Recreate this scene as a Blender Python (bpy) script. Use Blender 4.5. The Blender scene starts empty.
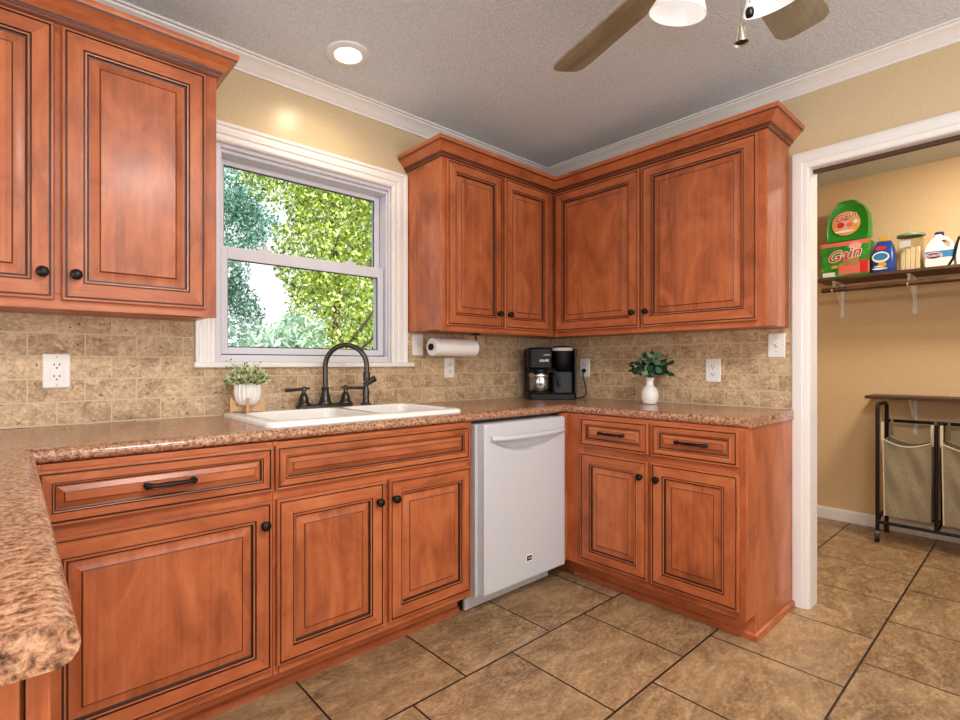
import bpy, bmesh, math, random
import numpy as np
from mathutils import Vector, Matrix

random.seed(7)
SC = bpy.context.scene
COL = SC.collection
PI = math.pi

# ------------------------------------------------------------------ camera, sky, lights, exposure
cam_d = bpy.data.cameras.new('camera')
cam = bpy.data.objects.new('camera', cam_d)
COL.objects.link(cam)
cam.location = (-2.8242, -2.2256, 1.1322)
cam.rotation_euler = (PI/2, 0, 0.8717 - PI/2)
cam_d.sensor_width = 36.0
cam_d.lens = 510.55/960*36.0
cam_d.shift_x = 40.0/960
cam_d.shift_y = 4.2/960
cam_d.clip_start = 0.02
SC.camera = cam

SC.view_settings.view_transform = 'Standard'
SC.view_settings.look = 'None'
SC.view_settings.exposure = 0.0
SC.view_settings.gamma = 1.0
SC.view_settings.use_curve_mapping = False

world = bpy.data.worlds.new('world')
SC.world = world
world.use_nodes = True
bg = world.node_tree.nodes['Background']
bg.inputs[0].default_value = (0.90, 0.96, 1.0, 1)
bg.inputs[1].default_value = 1.35

def light(name, kind, loc, energy, color=(1, 1, 1), target=None, size=None, size_y=None, angle=None, radius=None):
    d = bpy.data.lights.new(name, kind)
    d.energy = energy
    d.color = color
    if size:
        d.shape = 'RECTANGLE' if size_y else 'DISK'
        d.size = size
        if size_y: d.size_y = size_y
    if angle is not None: d.angle = angle
    if radius is not None: d.shadow_soft_size = radius
    o = bpy.data.objects.new(name, d)
    COL.objects.link(o)
    o.location = loc
    if target is not None:
        o.rotation_euler = (Vector(target) - Vector(loc)).to_track_quat('-Z', 'Y').to_euler()
    return o

light('sun', 'SUN', (0, -6, 9), 8.5, (1.0, 0.97, 0.90), (1.5, 5, 1), angle=0.02)
light('rear_fill_light', 'AREA', (-1.9, -3.85, 1.55), 62, (0.92, 0.96, 1.0), (-1.6, 0, 3.0), 3.4, 1.6)  # added fill behind the camera, tilted up to brighten the ceiling; no window there
light('side_fill_light', 'AREA', (-4.3, -1.9, 1.5), 40, (0.92, 0.96, 1.0), (0, -1.4, 3.0), 2.8, 1.7)  # added fill from the left for even light; no window stands there
light('overhead_fill_light', 'AREA', (-2.1, -2.5, 2.42), 44, (1.0, 0.97, 0.92), (-1.9, -2.2, 0), 0.5)  # added downlight with no fixture, boosts light bouncing off the floor
cl = light('can_light', 'SPOT', (-1.728, -0.315, 2.425), 10, (1.0, 0.80, 0.56), (-1.728, -0.315, 0), radius=0.05)
cl.data.spot_size = math.radians(160); cl.data.spot_blend = 0.7
light('laundry_lamp', 'AREA', (0.95, -2.25, 2.42), 27, (1.0, 0.88, 0.70), (1.15, -1.9, 0), 0.4)

# ------------------------------------------------------------------ materials
def lin(c):
    return tuple(((v/255)/12.92 if v/255 <= 0.04045 else ((v/255+0.055)/1.055)**2.4) for v in c)

M = {}
class NT:
    def __init__(self, name):
        self.m = bpy.data.materials.new(name); self.m.use_nodes = True
        self.t = self.m.node_tree; self.n = self.t.nodes; self.l = self.t.links
        self.b = self.n['Principled BSDF']
        M[name] = self.m
    def add(self, typ, **kw):
        nd = self.n.new(typ)
        for k, v in kw.items(): setattr(nd, k, v)
        return nd
    def link(self, a, b): self.l.new(a, b)
    def coord(self, which='Object', scale=(1, 1, 1), rot=(0, 0, 0), loc=(0, 0, 0)):
        tc = self.add('ShaderNodeTexCoord'); mp = self.add('ShaderNodeMapping')
        mp.inputs['Scale'].default_value = scale; mp.inputs['Rotation'].default_value = rot
        mp.inputs['Location'].default_value = loc
        self.link(tc.outputs[which], mp.inputs['Vector'])
        return mp.outputs['Vector']
    def noise(self, vec, scale, detail=4, rough=0.55, dist=0.0):
        n = self.add('ShaderNodeTexNoise')
        n.inputs['Scale'].default_value = scale; n.inputs['Detail'].default_value = detail
        n.inputs['Roughness'].default_value = rough; n.inputs['Distortion'].default_value = dist
        self.link(vec, n.inputs['Vector'])
        return n.outputs['Fac']
    def ramp(self, fac, stops):
        r = self.add('ShaderNodeValToRGB')
        el = r.color_ramp.elements
        while len(el) < len(stops): el.new(0.5)
        for e, (p, c) in zip(el, stops): e.position = p; e.color = (*c, 1)
        self.link(fac, r.inputs['Fac'])
        return r.outputs['Color']
    def mix(self, fac, a, b, mode='MIX'):
        x = self.add('ShaderNodeMix', data_type='RGBA', blend_type=mode)
        for sock, v in ((x.inputs['Factor'], fac), (x.inputs['A'], a), (x.inputs['B'], b)):
            if isinstance(v, (int, float)): sock.default_value = v
            elif isinstance(v, tuple): sock.default_value = (*v, 1)
            else: self.link(v, sock)
        return x.outputs['Result']
    def math(self, op, a, b=None):
        x = self.add('ShaderNodeMath', operation=op)
        for i, v in enumerate((a, b)):
            if v is None: continue
            if isinstance(v, (int, float)): x.inputs[i].default_value = v
            else: self.link(v, x.inputs[i])
        return x.outputs[0]
    def color(self, c):
        if isinstance(c, tuple): self.b.inputs['Base Color'].default_value = (*c, 1)
        else: self.link(c, self.b.inputs['Base Color'])
    def bump(self, h, strength=0.3, dist=0.01):
        bp = self.add('ShaderNodeBump')
        bp.inputs['Strength'].default_value = strength; bp.inputs['Distance'].default_value = dist
        self.link(h, bp.inputs['Height']); self.link(bp.outputs['Normal'], self.b.inputs['Normal'])
    def set(self, **kw):
        names = dict(rough='Roughness', metal='Metallic', spec='Specular IOR Level', coat='Coat Weight', coatr='Coat Roughness',
                     trans='Transmission Weight', ior='IOR', alpha='Alpha', emis='Emission Strength', sub='Subsurface Weight')
        for k, v in kw.items():
            s = self.b.inputs[names[k]]
            if isinstance(v, (int, float)): s.default_value = v
            else: self.link(v, s)

def simple(name, rgb, rough=0.5, metal=0.0, coat=0.0, var=0.04, scale=40, bump=0.0, spec=0.5):
    t = NT(name); c = lin(rgb)
    v = t.coord(); f = t.noise(v, scale, 3)
    t.color(t.ramp(f, [(0.3, tuple(x*(1-var) for x in c)), (0.7, tuple(min(1, x*(1+var)) for x in c))]))
    t.set(rough=rough, metal=metal, coat=coat, spec=spec)
    if bump: t.bump(f, bump, 0.003)
    return t

def wood(name, dark, mid, light_, rough=0.38, coat=0.12):
    t = NT(name)
    uv = t.coord('UV')
    def mp(s):
        m = t.add('ShaderNodeMapping'); m.inputs['Scale'].default_value = s; t.link(uv, m.inputs['Vector']); return m.outputs['Vector']
    grain = t.noise(mp((2.0, 55, 1)), 1.0, 6, 0.6, 0.4)
    blotch = t.noise(mp((4.0, 8.0, 1)), 1.0, 5, 0.62, 0.8)
    fine = t.noise(mp((9, 260, 1)), 1.0, 2)
    sep = t.add('ShaderNodeSeparateXYZ'); t.link(uv, sep.inputs[0])
    board = t.add('ShaderNodeTexWhiteNoise', noise_dimensions='1D')
    t.link(t.math('FLOOR', t.math('MULTIPLY', sep.outputs['Y'], 9.0)), board.inputs['W'])
    f = t.math('ADD', t.math('MULTIPLY', grain, 0.26), t.math('MULTIPLY', blotch, 0.64))
    f = t.math('ADD', f, t.math('MULTIPLY', fine, 0.10))
    f = t.math('ADD', f, t.math('MULTIPLY', t.math('SUBTRACT', board.outputs[0], 0.5), 0.10))
    t.color(t.ramp(f, [(0.30, lin(dark)), (0.50, lin(mid)), (0.70, lin(light_))]))
    t.set(rough=rough, coat=coat, coatr=0.18, spec=0.4)
    t.bump(fine, 0.06, 0.001)

wood('cabinet_wood', (128, 64, 34), (180, 98, 58), (204, 124, 78))
wood('fan_blade_wood', (104, 97, 80), (146, 136, 114), (176, 166, 144), 0.5, 0.0)
wood('light_wood', (176, 130, 84), (205, 165, 118), (224, 190, 146), 0.5, 0.0)
wood('shelf_wood', (50, 30, 20), (84, 54, 38), (108, 74, 52), 0.5, 0.0)
simple('glaze_and_shadow', (58, 30, 18), 0.4, var=0.2)  # real cabinet glaze plus groove shadow, both put into this dark colour
simple('cabinet_inside', (70, 48, 34), 0.7)
simple('bronze', (40, 36, 34), 0.32, metal=0.75, var=0.2)
simple('faucet_bronze', (78, 74, 72), 0.28, metal=0.9, var=0.12)
simple('white_paint', (236, 233, 230), 0.35, var=0.015)
simple('white_plastic', (240, 238, 234), 0.35, var=0.01)
simple('vinyl_white', (216, 215, 224), 0.35, var=0.01)
simple('dark_slot', (22, 20, 20), 0.6)
simple('appliance_white', (208, 210, 216), 0.28, coat=0.3, var=0.01)
simple('appliance_grey', (196, 194, 198), 0.4, var=0.02)
simple('sink_white', (246, 244, 240), 0.18, coat=0.4, var=0.01)
simple('ceramic_white', (240, 236, 232), 0.3, coat=0.2, var=0.01)
simple('paper_white', (244, 242, 240), 0.9, var=0.02, scale=200, bump=0.2)
simple('black_plastic', (12, 12, 13), 0.42, var=0.1, spec=0.25)
simple('silver_plastic', (206, 202, 196), 0.35, var=0.02)
simple('charcoal_plastic', (34, 34, 37), 0.4, var=0.1, spec=0.3)
simple('chrome', (206, 206, 208), 0.15, metal=1.0)
simple('brushed_nickel', (196, 190, 176), 0.3, metal=1.0)
simple('label_white', (240, 238, 232), 0.5, var=0.01)
simple('green_plastic', (34, 140, 32), 0.35, coat=0.2, var=0.08, scale=12)
simple('orange_label', (232, 164, 92), 0.5, var=0.12, scale=30)
simple('red_ink', (206, 44, 36), 0.5, var=0.05)
simple('coral_ink', (232, 116, 98), 0.5, var=0.05)
simple('tan_ink', (176, 130, 84), 0.5, var=0.1)
simple('pink_ink', (238, 178, 168), 0.5, var=0.05)
simple('blue_bag', (30, 66, 150), 0.35, coat=0.2, var=0.25, scale=14)
simple('navy_ink', (24, 34, 96), 0.4)
simple('blue_label', (48, 128, 190), 0.45, var=0.1)
simple('gold_ink', (212, 168, 62), 0.5, var=0.1)
simple('jar_lid_green', (128, 150, 122), 0.4)
simple('dryer_sheets', (238, 222, 186), 0.8, var=0.05)
simple('cart_metal', (34, 32, 34), 0.35, metal=0.6)
simple('grey_pebble', (120, 116, 108), 0.8)
simple('soil', (40, 34, 26), 0.9)
simple('bark', (72, 56, 44), 0.9, var=0.2)
simple('stem_green', (78, 96, 58), 0.6)
simple('cream_piping', (232, 220, 192), 0.8)
simple('brown_track', (74, 52, 38), 0.5)

t = NT('box_green')      # printed carton: green with yellow burst
v = t.coord('Object'); f = t.noise(v, 14, 3, 0.6, 0.6)
t.color(t.ramp(f, [(0.3, lin((20, 104, 30))), (0.55, lin((52, 150, 44))), (0.75, lin((150, 190, 70)))])); t.set(rough=0.45)

t = NT('fabric_grey'); v = t.coord('Object', (1, 1, 1))
f = t.noise(v, 260, 2, 0.7); g = t.noise(v, 9, 3)
t.color(t.mix(t.math('MULTIPLY', g, 0.6), t.ramp(f, [(0.3, lin((104, 94, 76))), (0.7, lin((192, 178, 150)))]), lin((166, 152, 124))))
t.set(rough=0.95, spec=0.1); t.bump(f, 0.35, 0.002)

t = NT('wall_paint'); v = t.coord(); f = t.noise(v, 60, 4)
t.color(t.ramp(f, [(0.3, lin((206, 184, 148))), (0.7, lin((212, 190, 154)))])); t.set(rough=0.28, spec=0.45); t.bump(f, 0.05, 0.004)

t = NT('laundry_paint'); v = t.coord(); f = t.noise(v, 60, 4)
t.color(t.ramp(f, [(0.3, lin((218, 188, 146))), (0.7, lin((224, 194, 152)))])); t.set(rough=0.5, spec=0.3); t.bump(f, 0.05, 0.004)

t = NT('ceiling_texture'); v = t.coord()
f = t.noise(v, 95, 4, 0.65); g = t.noise(v, 260, 2, 0.6)
h = t.math('ADD', t.ramp(f, [(0.42, (0, 0, 0)), (0.62, (1, 1, 1))]), t.math('MULTIPLY', g, 0.5))
t.color(t.ramp(f, [(0.30, lin((216, 223, 230))), (0.5, lin((240, 247, 254)))])); t.set(rough=0.9, spec=0.1); t.bump(h, 0.55, 0.012)

t = NT('countertop_laminate'); v = t.coord()
f = t.noise(v, 95, 8, 0.72, 0.3); g = t.noise(v, 11, 4, 0.6, 0.5); s = t.noise(v, 150, 3, 0.6)
c = t.ramp(f, [(0.36, lin((60, 44, 37))), (0.44, lin((132, 92, 69))), (0.51, lin((182, 134, 104))), (0.62, lin((218, 176, 142)))])
c = t.mix(t.ramp(g, [(0.35, (0, 0, 0)), (0.7, (0.5, 0.5, 0.5))]), c, t.ramp(s, [(0.42, lin((76, 52, 42))), (0.58, lin((206, 150, 114)))]))
t.color(c); t.set(rough=0.22, spec=0.5, coat=0.15)

def brick_mat(name, bw, rh, mortar, c1, c2, cm, dark, light_, nscale, stretch, rough, bumpd, vein, fine, wf, pits):
    t = NT(name)
    uv = t.coord('UV')
    b = t.add('ShaderNodeTexBrick', offset=0.5, offset_frequency=2, squash=1.0)
    b.inputs['Scale'].default_value = 1.0; b.inputs['Brick Width'].default_value = bw; b.inputs['Row Height'].default_value = rh
    b.inputs['Mortar Size'].default_value = mortar; b.inputs['Mortar Smooth'].default_value = 0.15; b.inputs['Bias'].default_value = 0.0
    b.inputs['Color1'].default_value = (*lin(c1), 1); b.inputs['Color2'].default_value = (*lin(c2), 1); b.inputs['Mortar'].default_value = (*lin(cm), 1)
    t.link(uv, b.inputs['Vector'])
    # texture offset per tile: use the tile colour to shift the stone pattern
    m = t.add('ShaderNodeMapping'); m.inputs['Scale'].default_value = stretch; t.link(uv, m.inputs['Vector'])
    ad = t.add('ShaderNodeVectorMath', operation='ADD'); t.link(m.outputs[0], ad.inputs[0])
    sc = t.add('ShaderNodeVectorMath', operation='SCALE'); sc.inputs['Scale'].default_value = 37.0
    t.link(b.outputs['Color'], sc.inputs[0]); t.link(sc.outputs[0], ad.inputs[1])
    f1 = t.noise(ad.outputs[0], nscale, 9, 0.7, 1.2); f2 = t.noise(ad.outputs[0], nscale*fine, 6, 0.7, 0.3); g = t.noise(ad.outputs[0], nscale*0.3, 4, 0.6, 0.6)
    f = t.math('ADD', t.math('MULTIPLY', f1, 1-wf), t.math('MULTIPLY', f2, wf))
    pit = t.noise(ad.outputs[0], nscale*fine*0.8, 3, 0.6)
    st = t.ramp(f, [(0.40, lin(dark)), (0.50, lin(tuple(a*.45+b_*.55 for a, b_ in zip(dark, light_)))), (0.60, lin(light_))])
    c = t.mix(vein, b.outputs['Color'], st)
    c = t.mix(t.ramp(g, [(0.4, (0.0, 0.0, 0.0)), (0.75, (0.4, 0.4, 0.4))]), c, lin(light_))
    pm = t.math('MULTIPLY', t.ramp(pit, [(0.32, (1, 1, 1)), (0.38, (0, 0, 0))]), pits)
    c = t.mix(pm, c, lin(tuple(x*0.5 for x in dark)))
    c = t.mix(b.outputs['Fac'], c, lin(cm))
    t.color(c); t.set(rough=rough)
    h = t.math('SUBTRACT', t.math('MULTIPLY', f, 1.2), t.math('MULTIPLY', b.outputs['Fac'], .8))
    h = t.math('SUBTRACT', h, t.math('MULTIPLY', pm, 0.3))
    t.bump(h, 0.6, bumpd)
brick_mat('splash_tile', 0.161, 0.0795, 0.0024, (212, 176, 136), (170, 130, 92), (212, 194, 158), (108, 77, 52), (240, 216, 178), 13, (1, 1.1, 1), 0.5, 0.004, 0.60, 6.0, 0.5, 0.7)
brick_mat('floor_tile', 0.485, 0.45, 0.0040, (158, 128, 92), (126, 95, 62), (40, 33, 28), (88, 61, 38), (206, 172, 130), 5.5, (1.0, 1.9, 1), 0.4, 0.006, 0.66, 9.0, 0.45, 0.0)


t = NT('window_glass')
for l_ in list(t.l): t.l.remove(l_)
out = t.n['Material Output']
tr = t.add('ShaderNodeBsdfTransparent'); gl = t.add('ShaderNodeBsdfGlossy'); gl.inputs['Roughness'].default_value = 0.02
fr = t.add('ShaderNodeFresnel'); fr.inputs['IOR'].default_value = 1.35
mx = t.add('ShaderNodeMixShader')
t.link(fr.outputs[0], mx.inputs[0]); t.link(tr.outputs[0], mx.inputs[1]); t.link(gl.outputs[0], mx.inputs[2]); t.link(mx.outputs[0], out.inputs['Surface'])
t = NT('clear_plastic')
for l_ in list(t.l): t.l.remove(l_)
out = t.n['Material Output']
tr = t.add('ShaderNodeBsdfTransparent'); tr.inputs[0].default_value = (0.93, 0.91, 0.86, 1)
gl = t.add('ShaderNodeBsdfGlossy'); gl.inputs['Roughness'].default_value = 0.08
mx = t.add('ShaderNodeMixShader'); mx.inputs[0].default_value = 0.10
t.link(tr.outputs[0], mx.inputs[1]); t.link(gl.outputs[0], mx.inputs[2]); t.link(mx.outputs[0], out.inputs['Surface'])
t = NT('carafe_glass')
for l_ in list(t.l): t.l.remove(l_)
out = t.n['Material Output']
tr = t.add('ShaderNodeBsdfTransparent'); tr.inputs[0].default_value = (0.55, 0.5, 0.42, 1)
gl = t.add('ShaderNodeBsdfGlossy'); gl.inputs['Roughness'].default_value = 0.05
mx = t.add('ShaderNodeMixShader'); mx.inputs[0].default_value = 0.35
t.link(tr.outputs[0], mx.inputs[1]); t.link(gl.outputs[0], mx.inputs[2]); t.link(mx.outputs[0], out.inputs['Surface'])

t = NT('lamp_diffuser'); t.color((1, 1, 1)); t.b.inputs['Emission Color'].default_value = (1, 0.95, 0.85, 1); t.set(emis=6.0)
t = NT('shade_glass'); t.color((0.86, 0.85, 0.85)); t.b.inputs['Emission Color'].default_value = (1, 0.97, 0.95, 1); t.set(emis=0.35, rough=0.25)

def leaf(name, stops, trans=0.45):
    t = NT(name)
    for l_ in list(t.l): t.l.remove(l_)
    out = t.n['Material Output']
    g = t.add('ShaderNodeNewGeometry')
    c = t.ramp(g.outputs['Random Per Island'], [(p, lin(k)) for p, k in stops])
    d = t.add('ShaderNodeBsdfDiffuse'); tl = t.add('ShaderNodeBsdfTranslucent'); mx = t.add('ShaderNodeMixShader')
    mx.inputs[0].default_value = trans
    t.link(c, d.inputs[0]); t.link(c, tl.inputs[0]); t.link(d.outputs[0], mx.inputs[1]); t.link(tl.outputs[0], mx.inputs[2])
    t.link(mx.outputs[0], out.inputs['Surface'])
leaf('leaf_yellowgreen', [(0, (70, 98, 28)), (0.35, (146, 172, 58)), (0.7, (216, 226, 120)), (1, (250, 250, 206))], 0.5)
leaf('leaf_bluegreen', [(0, (50, 104, 88)), (0.5, (112, 164, 146)), (1, (196, 224, 212))], 0.5)
leaf('leaf_green', [(0, (78, 116, 50)), (0.5, (150, 182, 96)), (1, (224, 236, 176))], 0.5)
leaf('leaf_pale', [(0, (104, 146, 118)), (0.5, (172, 202, 176)), (1, (238, 246, 236))], 0.5)
leaf('leaf_succulent', [(0, (50, 76, 40)), (0.3, (140, 168, 92)), (0.6, (224, 234, 186)), (1, (246, 248, 224))], 0.2)
leaf('leaf_eucalyptus', [(0, (30, 52, 34)), (0.6, (58, 86, 60)), (1, (126, 152, 120))], 0.15)
t = simple('grass', (86, 118, 50), 0.9, var=0.3, scale=6)

# ------------------------------------------------------------------ mesh builder
ORG = {}
def Rz(a): return Matrix.Rotation(a, 3, 'Z')

class MB:
    def __init__(self): self.v = []; self.f = []; self.m = []; self.u = []; self.newoff()
    def newoff(self): self.off = (random.random()*9, random.random()*9)
    def vert(self, p): self.v.append(tuple(p)); return len(self.v)-1
    def face(self, idx, mat, grain='z', uv=None):
        self.f.append(tuple(idx)); self.m.append(mat)
        if uv is None:
            P = [Vector(self.v[i]) for i in idx]; n = Vector((0, 0, 0))
            for i in range(len(P)): n += P[i].cross(P[(i+1) % len(P)])
            ax = max(range(3), key=lambda k: abs(n[k])); g = 'xyz'.index(grain)
            rest = [k for k in range(3) if k != ax]
            if g in rest: ui = g; vi = [k for k in rest if k != g][0]
            else: ui, vi = rest
            uv = [(p[ui]+self.off[0], p[vi]+self.off[1]) for p in P]
        self.u.append(uv)
    def quad(self, a, b, c, d, mat, grain='z', uv=None):
        i = [self.vert(p) for p in (a, b, c, d)]; self.face(i, mat, grain, uv)
    def box(self, p, q, mat, grain='z'):
        self.newoff()
        (x0, y0, z0), (x1, y1, z1) = p, q
        i = [self.vert(c) for c in ((x0, y0, z0), (x1, y0, z0), (x1, y1, z0), (x0, y1, z0), (x0, y0, z1), (x1, y0, z1), (x1, y1, z1), (x0, y1, z1))]
        for k in ((0, 3, 2, 1), (4, 5, 6, 7), (0, 1, 5, 4), (1, 2, 6, 5), (2, 3, 7, 6), (3, 0, 4, 7)): self.face([i[j] for j in k], mat, grain)
        return self
    def loops(self, L, mat, cap0=True, cap1=True, grain='z', mats=None, closed=True):
        """bridge consecutive loops (lists of points, same count)"""
        I = [[self.vert(p) for p in l] for l in L]; n = len(L[0])
        for k in range(len(I)-1):
            mt = mats[k] if mats else mat
            for j in range(n if closed else n-1):
                self.face((I[k][j], I[k][(j+1) % n], I[k+1][(j+1) % n], I[k+1][j]), mt, grain)
        if cap0: self.face(I[0][::-1], mats[0] if mats else mat, grain)
        if cap1: self.face(I[-1], mats[-1] if mats else mat, grain)
        return self
    def lathe(self, prof, c=(0, 0, 0), axis='z', seg=20, mat='bronze', cap0=True, cap1=True, mats=None, rot=None):
        L = []
        for r, h in prof:
            l = []
            for k in range(seg):
                a = 2*PI*k/seg; p = Vector((max(r, 1e-5)*math.cos(a), max(r, 1e-5)*math.sin(a), h))
                if axis == 'y': p = Vector((p.x, -p.z, p.y))      # h along -y
                if axis == 'x': p = Vector((p.z, p.x, p.y))
                if rot is not None: p = rot @ p
                l.append(p + Vector(c))
            L.append(l)
        return self.loops(L, mat, cap0, cap1, mats=mats)
    def tube(self, pts, r, seg=10, mat='bronze', caps=True):
        P = [Vector(p) for p in pts]; R = r if isinstance(r, (list, tuple)) else [r]*len(P)
        L = []; up = None
        for i, p in enumerate(P):
            t = (P[min(i+1, len(P)-1)]-P[max(i-1, 0)]).normalized()
            if up is None:
                up = t.orthogonal().normalized()
            else:
                up = (up - t*up.dot(t)).normalized()
            s = t.cross(up)
            L.append([p + (up*math.cos(2*PI*k/seg)+s*math.sin(2*PI*k/seg))*R[i] for k in range(seg)])
        return self.loops(L, mat, caps, caps)
    def sweep(self, path, prof, mat, mats=None, first=0, last=None, capends=False, side=1, grain='x'):
        """plan sweep with mitres: path [(x,y)], prof [(out,z)]"""
        P = [Vector(p) for p in path]; n = len(P); last = n-1 if last is None else last
        nr = []
        for i in range(n-1):
            d = (P[i+1]-P[i]).normalized(); nr.append(Vector((d.y, -d.x))*side)
        off = []
        for i in range(n):
            if i == 0: o = nr[0]
            elif i == n-1: o = nr[-1]
            else: o = (nr[i-1]+nr[i])/(1+nr[i-1].dot(nr[i]))
            off.append(o)
        for i in range(first, last):
            self.newoff()
            for k in range(len(prof)-1):
                mt = mats[k] if mats else mat
                a, b = prof[k], prof[k+1]
                pts = []
                for (j, pr) in ((i, a), (i+1, a), (i+1, b), (i, b)):
                    q = P[j]+off[j]*pr[0]; pts.append((q.x, q.y, pr[1]))
                d = (P[i+1]-P[i])
                self.quad(*pts, mt, 'x' if abs(d.x) > abs(d.y) else 'y')
            if capends:
                for e, on in ((i, i == first), (i+1, i+1 == last)):
                    if on:
                        idx = [self.vert(((P[e]+off[e]*o)[0], (P[e]+off[e]*o)[1], z)) for o, z in prof]
                        self.face(idx, mat)
        return self
    def add(self, verts, faces, mat, xf=None):
        b = len(self.v)
        for p in verts:
            q = Vector(p)
            if xf: q = xf(q)
            self.v.append(tuple(q))
        for f in faces: self.face([b+i for i in f], mat)
        return self
    def build(self, name, parent=None, org=None, rz=0.0, bevel=0.0, smooth=35, recalc=True, segs=2):
        if parent is not None: org = ORG[parent.name]
        org = Vector(org or (0, 0, 0))
        me = bpy.data.meshes.new(name)
        me.from_pydata([tuple(Vector(p)-org) for p in self.v], [], self.f)
        names = []
        for m in self.m:
            if m not in names: names.append(m)
        for m in names: me.materials.append(M[m])
        me.polygons.foreach_set('material_index', [names.index(m) for m in self.m])
        ul = me.uv_layers.new(name='UVMap')
        flat = [c for uv in self.u for q in uv for c in q]
        ul.data.foreach_set('uv', flat)
        if recalc:
            bm = bmesh.new(); bm.from_mesh(me)
            bmesh.ops.remove_doubles(bm, verts=bm.verts, dist=1e-6)
            bmesh.ops.recalc_face_normals(bm, faces=bm.faces); bm.to_mesh(me); bm.free()
        if smooth:
            me.polygons.foreach_set('use_smooth', [True]*len(me.polygons))
            me.set_sharp_from_angle(angle=math.radians(smooth))
        me.update()
        o = bpy.data.objects.new(name, me); COL.objects.link(o)
        if parent is not None: o.parent = parent
        else:
            o.location = Rz(rz) @ org; o.rotation_euler = (0, 0, rz)
        ORG[o.name] = org
        if bevel:
            b = o.modifiers.new('bevel', 'BEVEL'); b.width = bevel; b.segments = segs; b.limit_method = 'ANGLE'; b.angle_limit = math.radians(40)
        return o

def tag(o, label, cat, group=None, kind=None):
    o['label'] = label; o['category'] = cat
    if group: o['group'] = group
    if kind: o['kind'] = kind
    return o
def thing(name, label, cat, org=(0, 0, 0), rz=0.0, group=None, kind=None):
    o = bpy.data.objects.new(name, None); COL.objects.link(o)
    o.location = Rz(rz) @ Vector(org); o.rotation_euler = (0, 0, rz); o.empty_display_size = 0.05
    ORG[o.name] = Vector(org)
    return tag(o, label, cat, group, kind)
def sub(o, label): o['label'] = label; return o

def text_mesh(s, size=1.0, shear=0.0, offset=0.0, extrude=0.0):
    cu = bpy.data.curves.new('lettering', 'FONT'); cu.body = s; cu.size = size; cu.shear = shear; cu.offset = offset; cu.extrude = extrude
    cu.align_x = 'CENTER'; cu.align_y = 'CENTER'; cu.resolution_u = 3
    o = bpy.data.objects.new('lettering', cu); COL.objects.link(o)
    bpy.context.view_layer.update()
    me = bpy.data.meshes.new_from_object(o.evaluated_get(bpy.context.evaluated_depsgraph_get()))
    vs = [tuple(v.co) for v in me.vertices]; fs = [tuple(p.vertices) for p in me.polygons]
    bpy.data.objects.remove(o); bpy.data.curves.remove(cu); bpy.data.meshes.remove(me)
    return vs, fs

def rrect(x0, y0, x1, y1, r, n=5):
    P = []
    for cx, cy, a0 in ((x1-r, y0+r, -PI/2), (x1-r, y1-r, 0), (x0+r, y1-r, PI/2), (x0+r, y0+r, PI)):
        for k in range(n+1):
            a = a0+PI/2*k/n; P.append((cx+r*math.cos(a), cy+r*math.sin(a)))
    return P

# ------------------------------------------------------------------ the setting
CE = 2.45
XL, YF = -4.4, -4.0
XLAU, YL0, YL1 = 1.772, -0.45, -3.4       # laundry room
WT = 0.100

def uvplane(mb, pts, uvs, mat):
    mb.quad(*pts, mat, uv=uvs)

fl = MB()
def fuv(x, y): return (x+1.075+0.2425+0.485*40, y+0.87+0.45*40)
P = [(XL, YF, 0), (XLAU, YF, 0), (XLAU, 0.0, 0), (XL, 0.0, 0)]
fl.quad(*P, 'floor_tile', uv=[fuv(x, y) for x, y, z in P])
fl.box((XL, YF, -0.1), (XLAU, 0.0, -0.004), 'floor_tile')
tag(fl.build('floor', smooth=0, recalc=False), 'brown slate-look floor tiles laid in a running bond with dark grout', 'floor', kind='structure')

c = MB(); c.box((XL, YF, CE), (XLAU, 0.16, CE+0.12), 'ceiling_texture')
tag(c.build('ceiling', smooth=0), 'pale grey textured ceiling over kitchen and laundry', 'ceiling', kind='structure')

WX0, WX1, WZ0, WZ1 = -2.175, -1.290, 1.141, 2.061     # window opening
w = MB()
w.box((XL, 0, 0), (WX0, 0.16, CE), 'wall_paint'); w.box((WX1, 0, 0), (XLAU+0.1, 0.16, CE), 'wall_paint')
w.box((WX0, 0, 0), (WX1, 0.16, WZ0), 'wall_paint'); w.box((WX0, 0, WZ1), (WX1, 0.16, CE), 'wall_paint')
tag(w.build('wall_back', smooth=0), 'beige painted kitchen wall around the window', 'wall', kind='structure')

DY0, DY1, DZ = -1.504, -2.47, 2.056      # doorway opening in the right wall
w = MB()
w.box((0, DY0, 0), (WT, 0, CE), 'wall_paint'); w.box((0, YF, 0), (WT, DY1, CE), 'wall_paint'); w.box((0, DY1, DZ), (WT, DY0, CE), 'wall_paint')
tag(w.build('wall_right', smooth=0), 'beige painted kitchen wall with the laundry doorway', 'wall', kind='structure')
w = MB(); w.box((XL-0.1, YF, 0), (XL, 0, CE), 'wall_paint')
tag(w.build('wall_left', smooth=0), 'beige painted wall on the far left side of the kitchen', 'wall', kind='structure')
w = MB(); w.box((XL, YF-0.1, 0), (XLAU, YF, CE), 'wall_paint')
tag(w.build('wall_front', smooth=0), 'beige painted wall opposite the kitchen window', 'wall', kind='structure')
w = MB(); w.box((XLAU, YF, 0), (XLAU+0.1, 0, CE), 'laundry_paint')
tag(w.build('wall_laundry', smooth=0), 'warm tan laundry room wall seen through the doorway', 'wall', kind='structure')
w = MB(); w.box((WT, YL0, 0), (XLAU, YL0+0.1, CE), 'laundry_paint'); w.box((WT, YL1-0.1, 0), (XLAU, YL1, CE), 'laundry_paint')
tag(w.build('wall_laundry_side', smooth=0), 'tan end walls of the laundry room', 'wall', kind='structure')
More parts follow.
